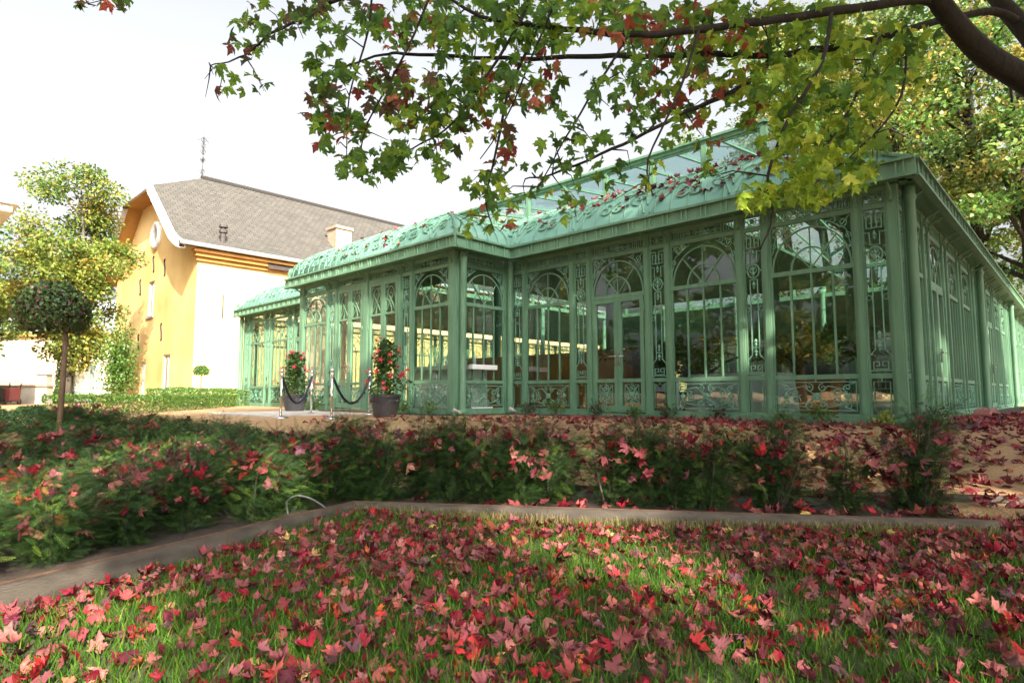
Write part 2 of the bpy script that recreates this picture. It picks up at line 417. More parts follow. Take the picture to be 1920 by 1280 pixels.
def frieze_panel(w):
    z0, z1 = 2.965, 3.085; l = [[(.04, z0), (w - .04, z0), (w - .04, z1), (.04, z1), (.04, z0)]]
    if w > .6:
        for s in (0, 1):
            for k in range(5):
                x = .07 + k * .042; x = w - x if s else x
                l.append([(x, z0), (x, z1)])
            for k in range(2):
                x = .33 + k * .12; x = w - x if s else x
                l.append(spiral(x, 3.025, .048, 180 * k, 1.4 * (1 if (k + s) % 2 else -1)))
        l.append(arc(w / 2, 3.025, .05, .05, 0, 360)); l.append([(w / 2 - .12, 3.025), (w / 2 + .12, 3.025)])
    else:
        l.append([(.09, z0 + .025), (w - .09, z0 + .025), (w - .09, z1 - .025), (.09, z1 - .025), (.09, z0 + .025)])
        l += [[(.0, 3.025), (.09, 3.025)], [(w - .09, 3.025), (w, 3.025)], [(w / 2, z1), (w / 2, 3.12)]]
    m = bars(l, -.008, .0075)
    rosette(m, w / 2, 3.025, .038, -.008)
    return ('frieze_scroll', m.mesh('frieze_scroll', M['green_scroll']), [])
def frame_mesh(w, parts):
    m = MB()
    m.box(0, w, -.055, .03, .0, .075); m.box(0, w, -.05, .012, .075, .13)
    for a, b in parts: m.box(0, w, -.05, .004, a, b)
    m.box(0, .028, -.048, -.002, .13, 3.10); m.box(w - .028, w, -.048, -.002, .13, 3.10)
    m.box(0, w, -.05, .008, 3.10, 3.16)
    return m.mesh('frame', G)
def fan_parts(w, z0, rz):
    cx = w / 2; rx = w / 2 - .04
    l = [arc(cx, z0, rx, rz, 0, 180, 22), arc(cx, z0, rx * .5, rz * .52, 0, 180, 14)]
    m = bars(l, -.012, .016)
    m2 = []
    for a in (48, 90, 132):
        m2.append(('radial_bar', bars([[(cx, z0), (cx + rx * math.cos(R(a)), z0 + rz * math.sin(R(a)))]], -.014, .012).mesh('radial_bar', G), []))
    sps = []
    for s in (-1, 1):
        sp = []; sps.append(sp); x0 = cx + s * rx
        sp.append(spiral(x0 - s * .09, z0 + rz * .98, .075, 0, 1.4 * s)); sp.append(spiral(x0 - s * .03, z0 + rz * .66, .045, 90, -1.3 * s))
        sp.append(spiral(x0 - s * .22, z0 + rz * 1.07, .05, 90, -1.2 * s))
        sp.append([(x0, z0 + rz * .45), (x0 - s * .05, z0 + rz * .82), (x0 - s * .3, z0 + rz * 1.1)])
        sp.append([(x0, z0 + rz * 1.13), (x0 - s * .13, z0 + rz * .86)])
    return [('arch', m.mesh('arch', G), [])] + [('spandrel_scroll', bars(sp, -.01, .008).mesh('spandrel_scroll', M['green_scroll']), []) for sp in sps] + m2
RAIL = (.61, .675); TRN = (2.12, 2.185); HEAD = (2.875, 2.945)
def spec_window():
    kids = []
    q = W_ / 4
    for k in range(4): kids.append(pane(q * k + (.028 if k == 0 else .012), q * (k + 1) - (.028 if k == 3 else .012), RAIL[1], TRN[0]))
    for k in range(1, 4): kids.append(('glazing_bar', B(q * k - .0125, q * k + .0125, -.045, -.005, RAIL[1], TRN[0]).mesh('glazing_bar', G), []))
    kids.append(pane(.028, W_ - .028, TRN[1], HEAD[0])); kids.append(pane(.028, W_ - .028, .13, RAIL[0])); kids.append(pane(.028, W_ - .028, HEAD[1], 3.10))
    kids += fan_parts(W_, TRN[1], .60)
    m = bars(base_scroll(W_, .13, RAIL[0], True), -.008, .0085)
    rosette(m, W_ / 2, .37, .06, -.004); rosette(m, .17, .37, .04, -.004); rosette(m, W_ - .17, .37, .04, -.004)
    kids.append(('base_scroll', m.mesh('base_scroll', M['green_scroll']), []))
    kids.append(frieze_panel(W_))
    return ('window', frame_mesh(W_, [RAIL, TRN, HEAD]), kids)
def spec_narrow():
    w = N_; c = w / 2; kids = [pane(.028, w - .028, RAIL[1], HEAD[0]), pane(.028, w - .028, .13, RAIL[0]), pane(.028, w - .028, HEAD[1], 3.10)]
    l = [[(.055, .18), (w - .055, .18), (w - .055, .565), (.055, .565), (.055, .18)], [(0, .37), (.055, .37)], [(w - .055, .37), (w, .37)], [(c, .565), (c, .61)], [(c, .13), (c, .18)]]
    kids.append(('base_frame', bars(l, -.008, .010).mesh('base_frame', G), []))
    l = key(c, 2.62, .18, .17) + [[(c - .14, 2.82), (c - .03, 2.82), (c - .03, 2.62)], [(c + .14, 2.82), (c + .03, 2.82), (c + .03, 2.62)],
        [(.005, 2.56), (c - .06, 2.56), (c - .06, 2.39), (c + .06, 2.39), (c + .06, 2.56), (w - .005, 2.56)]]
    l += [[(c - .055, 2.13), (c - .055, .99), (c - .135, .90), (c - .135, .71)], [(c + .055, 2.13), (c + .055, .99), (c + .135, .90), (c + .135, .71)],
          [(c - .055, 2.13), (c + .055, 2.13)], [(c - .055, 1.10), (c + .055, 1.10)], [(c - .135, .71), (c + .135, .71)]]
    l += key(c, .73, .17, .11)
    m = bars(l, -.008, .010)
    kids.append(('key_bars', m.mesh('key_bars', M['green_scroll']), []))
    m = bars([arc(c, 2.26, .088, .105, 0, 360, 20)], -.006, .011)
    for s in (-1, 1): m.lathe([(.006, -.018), (.018, 0), (.006, .018)], 6, (c + s * .115, -.006, 2.26))
    m.lathe([(.01, -.085), (.022, -.05), (.012, 0), (.03, .03), (.012, .05), (.022, .07), (.006, .09)], 6, (c, -.006, 2.26))
    for s in (-1, 1):
        m.tube([(c, -.006, 2.21), (c + s * .045, -.006, 2.25), (c + s * .055, -.006, 2.29)], .009, 4); m.tube([(c, -.006, 2.27), (c + s * .04, -.006, 2.31), (c + s * .03, -.006, 2.335)], .008, 4)
    kids.append(('medallion', m.mesh('medallion', M['green_scroll']), []))
    for z, up in ((2.05, -1), (1.17, 1), (1.03, -1), (2.53, -1)):
        m = MB(); m.lathe([(.004, -.06), (.02, -.03), (.012, 0), (.026, .02), (.008, .06)] if up > 0 else [(.004, -.07), (.02, -.04), (.010, -.02), (.03, 0), (.012, .03), (.008, .06)], 6, (c, -.006, z)); kids.append(('finial', m.mesh('finial', M['green_scroll']), []))
    for s in (-1, 1): m = MB(); m.tube([(p[0], -.006, p[1]) for p in arc(c + s * .1, 1.68, .03, .035, 0, 360, 10)], .006, 4); kids.append(('ring', m.mesh('ring', M['green_scroll']), []))
    kids.append(frieze_panel(w))
    return ('narrow_panel', frame_mesh(w, [RAIL, HEAD]), kids)
def handle_mesh(s):
    m = MB(); m.box(-.018, .018, 0, .012, -.11, .11); m.tube([(0, .012, .05), (0, .05, .05), (s * .03, .055, .052), (s * .12, .05, .048)], .010, 6)
    return m.mesh('handle', M['chrome'])
def spec_door(tall):
    kids = []; top = HEAD[0] if tall else TRN[0]; lw = (W_ - .06) / 2
    for s in (0, 1):
        x0 = .028 + s * (lw + .004); x1 = x0 + lw; st = .075; m = MB()
        m.box(x0, x0 + st, -.045, .014, .09, top - .006); m.box(x1 - st, x1, -.045, .014, .09, top - .006)
        m.box(x0 + st, x1 - st, -.045, .012, .09, .2); m.box(x0 + st, x1 - st, -.045, .012, *RAIL); m.box(x0 + st, x1 - st, -.045, .012, top - .08, top - .006)
        lk = [pane(x0 + st, x1 - st, RAIL[1], top - .08), pane(x0 + st, x1 - st, .2, RAIL[0])]
        w2 = x1 - x0 - 2 * st
        bm = bars([[(p[0] * 1 + x0 + st, p[1]) for p in pts] for pts in base_scroll(w2, .2, RAIL[0], False)], -.008, .0085); rosette(bm, x0 + st + w2 / 2, .405, .05, -.004)
        lk.append(('base_scroll', bm.mesh('base_scroll', M['green_scroll']), []))
        if tall:
            cx = x0 + st + w2 / 2; tz = 2.12; m.box(x0 + st, x1 - st, -.045, .012, tz, tz + .05); zz = tz + .05
            l = [arc(cx, zz, w2 / 2 - .01, .56, 0, 180, 16), arc(x0 + st if s else x1 - st, zz, w2 * .55, .30, 0 if s else 90, 90 if s else 180, 8),
                 [(x1 - st if not s else x0 + st, zz), (cx - (.14 if not s else -.14), zz + .46)], [(x0 + st if not s else x1 - st, zz + .0), (cx + (.14 if not s else -.14), zz + .46)]]
            l += [spiral(x0 + st + .04, zz + .58, .05, 0, 1.2), spiral(x1 - st - .04, zz + .58, .05, 180, -1.2)]
            lk.append(('arch', bars(l, -.012, .013).mesh('arch', G), []))
        if s == 0: lk.append(('handle', handle_mesh(-1), [], (x1 - st / 2, .014, 1.02)))
        else: lk.append(('handle', handle_mesh(1), [], (x0 + st / 2, .014, 1.02)))
        for z in (.35, 1.9): hm = MB(); hm.lathe([(.014, -.05), (.014, .05)], 8, ((x0 - .004) if s == 0 else (x1 + .004), .02, z)); lk.append(('hinge', hm.mesh('hinge', G), []))
        kids.append(('door_leaf', m.mesh('door_leaf', G), lk))
    if not tall:
        kids.append(pane(.028, W_ - .028, TRN[1], HEAD[0])); kids += fan_parts(W_, TRN[1], .60)
    kids.append(pane(.028, W_ - .028, HEAD[1], 3.10)); kids.append(frieze_panel(W_))
    m = MB(); m.box(0, W_, -.055, .03, 0, .07)
    for a, b in ([HEAD] if tall else [TRN, HEAD]): m.box(0, W_, -.05, .004, a, b)
    m.box(0, .026, -.048, -.002, .07, 3.10); m.box(W_ - .026, W_, -.048, -.002, .07, 3.10); m.box(0, W_, -.05, .008, 3.10, 3.16)
    return ('door', m.mesh('door_frame', G), kids)
def spec_post(w):
    m = MB(); m.box(0, w, -.075, .022, .0, 3.16); m.box(.02, w - .02, .022, .032, .14, 3.0); m.box(-.006, w + .006, -.05, .040, 0, .10)
    k = []
    b = MB(); b.tube([(w / 2, .03, 2.93), (w / 2, .06, 2.95), (w / 2, .05, 3.0), (w / 2, .09, 3.05), (w / 2, .17, 3.09), (w / 2, .24, 3.13)], [.018, .024, .016, .02, .018, .014], 5)
    b.tube([(w / 2, .17, 3.09), (w / 2, .19, 3.06), (w / 2, .16, 3.045), (w / 2, .145, 3.065)], .010, 4)
    k.append(('bracket', b.mesh('bracket', G), []))
    return ('post', m.mesh('post', G), k)
SPEC = {'W': (W_, spec_window()), 'N': (N_, spec_narrow()), 'D': (W_, spec_door(False)), 'T': (W_, spec_door(True)), 'P': (P_, spec_post(P_)), 'C': (.14, spec_post(.14)), 'Q': (.2, spec_post(.2)), 'X': (.18, spec_post(.18))}
def facade(start, dirv, rz, seq):
    s = 0
    for ch in seq:
        w, sp = SPEC[ch]
        p = start + dirv * s - C
        inst(sp, cons, (p.x, p.y, 0), rz); s += w
    return s
facade(C - d1 * .04, d1, ROT_F, 'CNPWPNPWPNPDPNPWPN')
facade(I2 + d1 * .06, d1, ROT_F, 'NPWPNPDPNPWPNPWPNC')
facade(P1, d1, ROT_F, 'QWPNPTQTPNPWQ')
facade(I1 - d2 * .0, -d2, ROT_S, 'XWX')
UNIT = 'NPWPNPWPNPDPNPWPNQ'            # read from far to near
for k in range(3):
    facade(C + d2 * (7.1 * (k + 1) + .05), -d2, ROT_S, 'Q' + UNIT[:-1])
# far walls (seen through the glass)
BK = C + d2 * DEP
facade(BK + d1 * LTOT, -d1, ROT_F + math.pi, ('PWPN' * 12) + 'P')
LE = C + d1 * (LTOT + .1)
for k in range(3):
    facade(LE + d2 * (7.1 * k + .1), d2, ROT_S + math.pi, 'NPWPNPDPNPWPNPWPNQ')
# round columns
cm = MB(); cm.lathe([(.085, 0), (.085, .08), (.072, .10), (.066, .16), (.066, 2.95), (.08, 2.98), (.08, 3.02), (.07, 3.04), (.07, 3.15)], 18)
colme = cm.mesh('column', G, True)
for p in [C + d2 * .22 - d1 * .13, C + d2 * 7.2 - d1 * .13, C + d2 * 14.3 - d1 * .13, C + d2 * 21.3 - d1 * .13,
          P1 + d2 * .10 - d1 * .10, I1 - d1 * .10 - d2 * .10, P2 + d1 * .1 + d2 * .1, C + d1 * (LTOT + .0) - d2 * .12]:
    inst(('column', colme, []), cons, (p.x - C.x, p.y - C.y, 0))
im = MB(); im.lathe([(.15, 0), (.15, .12), (.11, .16), (.10, 4.6), (.16, 4.85)], 16); ime = im.mesh('column', G, True)
for i in range(5):
    for t in (2.75, DEP - 2.75):
        p = d1 * (2.6 + i * 3.75) + d2 * t
        inst(('column', ime, []), cons, (p.x, p.y, 0))
for t in (8.0, 13.3):
    for s in (2.6, LTOT - 2.6):
        p = d1 * s + d2 * t; inst(('column', ime, []), cons, (p.x, p.y, 0))
# conservatory floor and plinth
m = MB(); m.box(.02, LTOT - .02, -DEP + .02, -.06, -.3, .03); m.box(LEN_M + .05, LEN_M + PAV_W - .05, -.06, PAV_P - .06, -.3, .03)
o = m.obj('floor', M['tile'], cons, (0, 0, 0), ROT_F)
m = MB(); m.box(-.05, LEN_M, -.09, .012, -.45, -.001); o = m.obj('plinth', M['stone'], cons, (0, 0, 0), ROT_F)
m = MB(); m.box(LEN_M + .0, LEN_M + PAV_W, PAV_P - .09, PAV_P + .012, -.45, -.002); m.obj('plinth', M['stone'], cons, (0, 0, 0), ROT_F)
m = MB(); m.box(-.02, DEP, -.09, .012, -.45, -.002); q = d2 * DEP; m.obj('plinth', M['stone'], cons, q, ROT_S)
# ---- eaves: fascia with battens, lips and soffit
OV = .30
def eave(start, dirv, rz, length, name='fascia'):
    m = MB(); m.box(0, length, OV - .03, OV, 3.165, 3.36); m.box(0, length, OV - .06, OV + .036, 3.135, 3.175); m.box(0, length, OV - .05, OV + .050, 3.345, 3.372); m.box(0, length, OV - .05, OV + .03, 3.372, 3.392)
    p = start - C; o = m.obj('fascia', G, cons, (p.x, p.y, 0), rz)
    bm = B(-.011, .011, OV, OV + .022, 3.175, 3.345).mesh('batten', G)
    x = .12; k = 0
    while x < length - .05:
        b = bpy.data.objects.new('batten', bm); b.location = (x, 0, 0); link(b, o); x += (.085 if k % 2 == 0 else .245); k += 1
    for k in range(3):
        B(0, length, -.02 + k * .09, .064 + k * .09, 3.161 + .003 * (k % 2), 3.172 + .003 * (k % 2)).obj('soffit_board', M['soffit'], o)
    return o
eave(C - d1 * OV, d1, ROT_F, LEN_M - .003)
eave(P1 - d1 * OV, d1, ROT_F, PAV_W + 2 * OV)
eave(I1 - d2 * (OV - .0), -d2, ROT_S, PAV_P - .045)
eave(I2 + d1 * OV, d1, ROT_F, LEN_M)
eave(C + d2 * (DEP + OV), -d2, ROT_S, DEP + OV + OV - .04)
eave(BK + d1 * LTOT, -d1, ROT_F + math.pi, LTOT)
# ---- curved hip roofs
RX, RH, Z0 = 2.88, 1.22, 3.385
def prof(k, X, H): return X * (1 - math.cos(k * math.pi / 2)), H * math.sin(k * math.pi / 2)
def hip(name, s0, s1, t0, t1, xs_, xf, H, z0, back=True, n=12, straight=False):
    """local frame: s along d1, t along d2"""
    V = []; F = []
    for i in range(n + 1):
        a, h = prof(i / n, 1, H)
        b_ = h / H if straight else a
        sa, sb, ta, tb = s0 + xs_ * b_, s1 - xs_ * b_, t0 + xf * a, (t1 - xf * a if back else t1)
        for s, t in ((sa, ta), (sb, ta), (sb, tb), (sa, tb)): p = d1 * s + d2 * t; V.append((p.x, p.y, z0 + h))
    for i in range(n):
        for k in range(4):
            F.append((i * 4 + k, i * 4 + (k + 1) % 4, (i + 1) * 4 + (k + 1) % 4, (i + 1) * 4 + k))
    return V, F
RI = .24     # roof foot sits just inside the fascia
V, F = hip('roof', -RI, LTOT + RI, -RI, DEP + RI, RX, RX, RH, Z0, straight=True)
o = link(bpy.data.objects.new('roof', np_mesh('roof', V, F, M['green_roof'])), cons); roof = o
PX, PXS, PH = 1.5, 2.35, .90
V, F = hip('roof', LEN_M - RI, LEN_M + PAV_W + RI, -PAV_P - RI, 1.4, PXS, PX, PH, Z0, back=False)
n4 = len(V) - 4; F = list(F) + [(n4, n4 + 1, n4 + 2, n4 + 3)]
o = link(bpy.data.objects.new('roof', np_mesh('roof', V, F, M['green_roof'])), cons); proof = o
def surf(s, k, t0, X, H, lift=.012):
    a, h = prof(k, X, H); p = d1 * s + d2 * (t0 + a); return Vector((p.x, p.y, Z0 + h)) + (d2 * (-math.cos(k * math.pi / 2)) * H + Vector((0, 0, math.sin(k * math.pi / 2) * X))).normalized() * lift
def scroll_unit(s0, w, t0, X, H, smin, smax, xs_, parent, straight=False):
    """acanthus style scrolls laid on the curved roof over one bay"""
    L2 = []
    for k in range(0, 5): L2.append([(s0 + w * k / 5, .02 + .96 * i / 12) for i in range(13)])
    def sp(cx, ck, r, a0, tn, n=14):
        return [(cx + r * (1 - .85 * i / n) * math.cos(R(a0 + 360 * tn * i / n)), ck + r * .42 * (1 - .85 * i / n) * math.sin(R(a0 + 360 * tn * i / n))) for i in range(n + 1)]
    for s in (-1, 1):
        c = s0 + w / 2
        for (dx, k, r, a, tn) in ((.2, .22, .20, 270, 1.4), (.46, .36, .24, 90, -1.4), (.25, .52, .20, 270, 1.4), (.55, .68, .20, 90, -1.4), (.2, .80, .16, 270, 1.3), (.62, .16, .16, 90, -1.4)):
            L2.append(sp(c + s * dx, k, r, a if s > 0 else 180 - a, tn * s))
        L2.append([(c + s * .05, .04), (c + s * .18, .2), (c + s * .36, .28), (c + s * .62, .30), (c + s * .75, .42), (c + s * .6, .56), (c + s * .3, .62), (c + s * .12, .75), (c + s * .3, .92)])
        for k in range(4): L2.append([(c, .12 + .2 * k), (c + s * .07, .20 + .2 * k), (c + s * .02, .30 + .2 * k)])
    m = MB()
    for pi, pts in enumerate(L2):
        run = []
        for (s, k) in pts:
            k = min(max(k, .02), .99); a = xs_ * (math.sin(k * math.pi / 2) if straight else 1 - math.cos(k * math.pi / 2))
            ok = smin + a <= s <= smax - a
            if ok: run.append(surf(s, k, t0, X, H))
            if (not ok) and len(run) > 1: m.tube(run, .009 if pi < 5 else .014, 4); run = []
            elif not ok: run = []
        if len(run) > 1: m.tube(run, .009 if pi < 5 else .014, 4)
    if m.v: m.obj('roof_scroll', M['green_scroll'], parent)
for k in range(5): scroll_unit(-.2 + k * 1.5, 1.5, -RI, RX, RH, -RI, LTOT + RI, RX, roof, True)
for k in range(5): scroll_unit(LEN_M + PAV_W + k * 1.5, 1.5, -RI, RX, RH, -RI, LTOT + RI, RX, roof, True)
for k in range(5): scroll_unit(LEN_M - RI + k * 1.32, 1.32, -PAV_P - RI, PX, PH, LEN_M - RI, LEN_M + PAV_W + RI, PXS, proof)
# hip end of the pavilion: radiating ribs
m = MB()
for j in range(7):
    t_ = -PAV_P - RI + (j / 6) * 1.7
    pts = []
    for i in range(13):
        k = min(i / 12 + .02, .99); a, h = prof(k, 1, PH); ta = -PAV_P - RI + PX * a
        if t_ < ta - .001: t2 = None
        else: t2 = t_
        if t2 is None: break
        p = d1 * (LEN_M - RI + PXS * a - .01) + d2 * t2; pts.append((p.x, p.y, Z0 + h + .012))
    if len(pts) > 1: m.tube(pts, .015, 4)
for sgn in (0, 1):
    pts = []
    for i in range(13):
        k = i / 12; a, h = prof(k, 1, PH); s = LEN_M - RI + PXS * a if sgn == 0 else LEN_M + PAV_W + RI - PXS * a
        p = d1 * s + d2 * (-PAV_P - RI + PX * a); pts.append((p.x, p.y, Z0 + h + .01))
    m.tube(pts, .025, 5)
m.obj('hip_rib', G, proof)
m = MB(); pts = []
for i in range(13):
    a, h = prof(i / 12, 1, RH); p = d1 * (-RI + RX * h / RH) + d2 * (-RI + RX * a); pts.append((p.x, p.y, Z0 + h + .01))
m.tube(pts, .03, 5); m.obj('hip_rib', G, roof)
# small cast crest ornaments at the far eave corners
crest = MB()
for a in range(-60, 61, 30): crest.tube([(0, 0, .0), (.08 * math.sin(R(a)), 0, .16), (.20 * math.sin(R(a)), 0, .30 * math.cos(R(a * .8)))], [.03, .035, .012], 5)
crest.lathe([(.05, 0), (.07, .05), (.03, .1)], 8)
cme = crest.mesh('crest', M['green_scroll'])
for p in (d1 * (LEN_M + PAV_W + .2) + d2 * (-PAV_P - .2), d1 * (LTOT + .2) + d2 * -.2): inst(('crest', cme, []), cons, (p.x, p.y, 3.39), ROT_F)
# ---- lantern: glazed upstand and glass roof with rafters
LI = RX - RI - .04; LZ0, LZ1 = Z0 + RH - .06, 5.62
lant = bpy.data.objects.new('lantern', None); link(lant, cons)
ls = LTOT - 2 * LI; lt = DEP - 2 * LI
def lant_side(orig, rz, length):
    h = bpy.data.objects.new('lantern_side', None)
    n = round(length / 1.25); w = length / n
    m = MB(); m.box(0, length, -.06, .03, LZ0, LZ0 + .14); m.box(0, length, -.06, .04, LZ1 - .02, LZ1 + .06); m.box(-.05, length + .05, -.08, .09, LZ1 + .06, LZ1 + .11)
    o = m.obj('lantern_rail', G, lant, orig, rz)
    pm = B(-.055, .055, -.06, .04, LZ0 + .14, LZ1 - .02).mesh('lantern_post', G); fm = MB()
    fm.box(.045, .085, -.03, .01, LZ0 + .14, LZ1 - .02); fm.box(w - .085, w - .045, -.03, .01, LZ0 + .14, LZ1 - .02); fm.box(.085, w - .085, -.03, .01, LZ1 - .07, LZ1 - .02); fm.box(.085, w - .085, -.03, .01, LZ0 + .14, LZ0 + .18)
    fme = fm.mesh('vent_frame', G); gm = B(.085, w - .085, -.014, -.006, LZ0 + .18, LZ1 - .07).mesh('pane', M['glass_l'])
    for k in range(n + 1):
        inst(('lantern_post', pm, []), o, (k * w, 0, 0))
        if k < n: f_ = inst(('vent_frame', fme, []), o, (k * w, 0, 0)); inst(('pane', gm, []), o, (k * w, 0, 0))
a0 = d1 * LI + d2 * LI
lant_side(a0, ROT_F, ls); lant_side(a0 + d2 * lt, ROT_S, lt); lant_side(a0 + d1 * ls + d2 * lt, ROT_F + math.pi, ls); lant_side(a0 + d1 * ls, ROT_S + math.pi, lt)
zr = LZ1 + 1.1
m = MB(); mg = MB(); nr = 14
def LP(s, t, z): p = a0 + d1 * s + d2 * t; return (p.x, p.y, z)
for i in range(nr + 1):
    s = ls * i / nr; m.tube([LP(s, 0, LZ1 + .1), LP(s, lt / 2, zr)], .035, 4); m.tube([LP(s, lt, LZ1 + .1), LP(s, lt / 2, zr)], .035, 4)
for k in (.33, .66, 1): m.tube([LP(0, lt / 2 * k, LZ1 + .1 + (zr - LZ1 - .1) * k), LP(ls, lt / 2 * k, LZ1 + .1 + (zr - LZ1 - .1) * k)], .03, 4)
m.obj('rafters', G, lant)
for sgn in (0, 1):
    e = 0 if sgn == 0 else lt
    mg = MB(); vs = [LP(0, e, LZ1 + .14), LP(ls, e, LZ1 + .14), LP(ls, lt / 2, zr + .04), LP(0, lt / 2, zr + .04)]
    mg.add(vs, [(0, 1, 2, 3)]); mg.obj('roof_glass', M['glass_l'], lant)
for s in (0, ls):
    mg = MB(); mg.add([LP(s, 0, LZ1 + .1), LP(s, lt, LZ1 + .1), LP(s, lt / 2, zr)], [(0, 1, 2)]); mg.obj('roof_glass', M['glass_l'], lant)
# ---------------------------------------------------------------- foliage tools
def unit(a): return a / np.maximum(np.linalg.norm(a, axis=-1, keepdims=True), 1e-9)
def frames(N, n, y):
    """rotation matrices with z = n and y as near to y as possible"""
    n = unit(n); y = y - n * np.sum(y * n, axis=1, keepdims=True); y = unit(y); x = np.cross(y, n)
    return np.stack([x, y, n], axis=2)
def rvec(N): return unit(rng.normal(size=(N, 3)))
def scatter(name, TV, TF, pos, rot, scale, colr, m, jitter=.0):
    TV = np.asarray(TV, float); TF = np.asarray(TF); N = len(pos); n = len(TV)
    if np.ndim(scale) == 1: scale = scale[:, None]
    if TV.ndim == 2: loc = TV[None]
    V = (np.einsum('nij,nkj->nki', rot, np.broadcast_to(loc, (N, n, 3)) * scale[:, None, :]) + pos[:, None, :]).reshape(-1, 3)
    F = (TF[None] + (np.arange(N) * n)[:, None, None]).reshape(-1, TF.shape[1])
    return np_mesh(name, V, F, m, np.repeat(colr, n, axis=0))
def palette(N, cols, w=None, var=.18):
    cols = np.array(cols); i = rng.choice(len(cols), N, p=None if w is None else np.array(w) / sum(w))
    return np.clip(cols[i] * (1 + rng.normal(0, var, (N, 1))) * (1 + rng.normal(0, .06, (N, 3))), .004, .95)
HALF = [(0, 0), (.20, -.10), (.42, -.08), (.30, .07), (.50, .16), (.46, .24), (.68, .42), (.50, .42), (.50, .52), (.22, .42), (.24, .60), (.34, .68), (.18, .78), (0, 1.05)]
OUT = HALF + [(-x, y) for x, y in HALF[-2:0:-1]]
def maple(curl=.3, fold=.25, twist=0, seed=0):
    r_ = random.Random(seed); pts = [(0, .30)] + OUT; V = []
    for i, (x, y) in enumerate(pts):
        rr = math.hypot(x, y - .3)
        z = -curl * rr * rr + fold * abs(x) + twist * x * (y - .3) + (r_.uniform(-.05, .05) * (rr > .35))
        V.append((x, y - .3, z))
    n = len(OUT); F = [(0, 1 + i, 1 + (i + 1) % n) for i in range(n)]
    return np.array(V), np.array(F)
QUAD = (np.array([(0, 0, 0), (.32, .45, .06), (0, 1, -.05), (-.32, .45, .06)]), np.array([(0, 1, 2, 3)]))
# gaps cut in the unseen crowns along sun rays to place chosen sun patches
GAPS = [(atz(u, v, z), r) for u, v, z, r in ((1050, 995, -.42, .2), (1120, 1025, -.42, .24), (1210, 1060, -.42, .17), (95, 1215, -.42, .25), (1850, 1105, -.42, .2), (1080, 955, -.40, .16), (330, 850, -.05, .22), (180, 900, -.15, .16), (520, 900, -.15, .12), (1000, 900, -.2, .10), (60, 1010, -.3, .14), (1750, 880, -.2, .3), (1500, 840, -.15, .2))]
GAPS += [(C + d1 * 2 - d2 * .1 + Vector((0, 0, 1.2)), .12), (C + d2 * 3 + Vector((0, 0, 1.0)), .16), (C + d2 * 9 + Vector((0, 0, 1.6)), .3), (P1 + d1 * 3 + Vector((0, 0, 1.6)), .15), (P1 + d1 * 1.3 + Vector((0, 0, .8)), .12)]
def no_gap(P_, extra=.1):
    ok = np.ones(len(P_), bool); sd = np.array(SUN)
    for g_, r_ in GAPS:
        q = P_ - np.array(g_); d = np.linalg.norm(q - (q @ sd)[:, None] * sd, axis=1); ok &= d > r_ + extra
    return ok
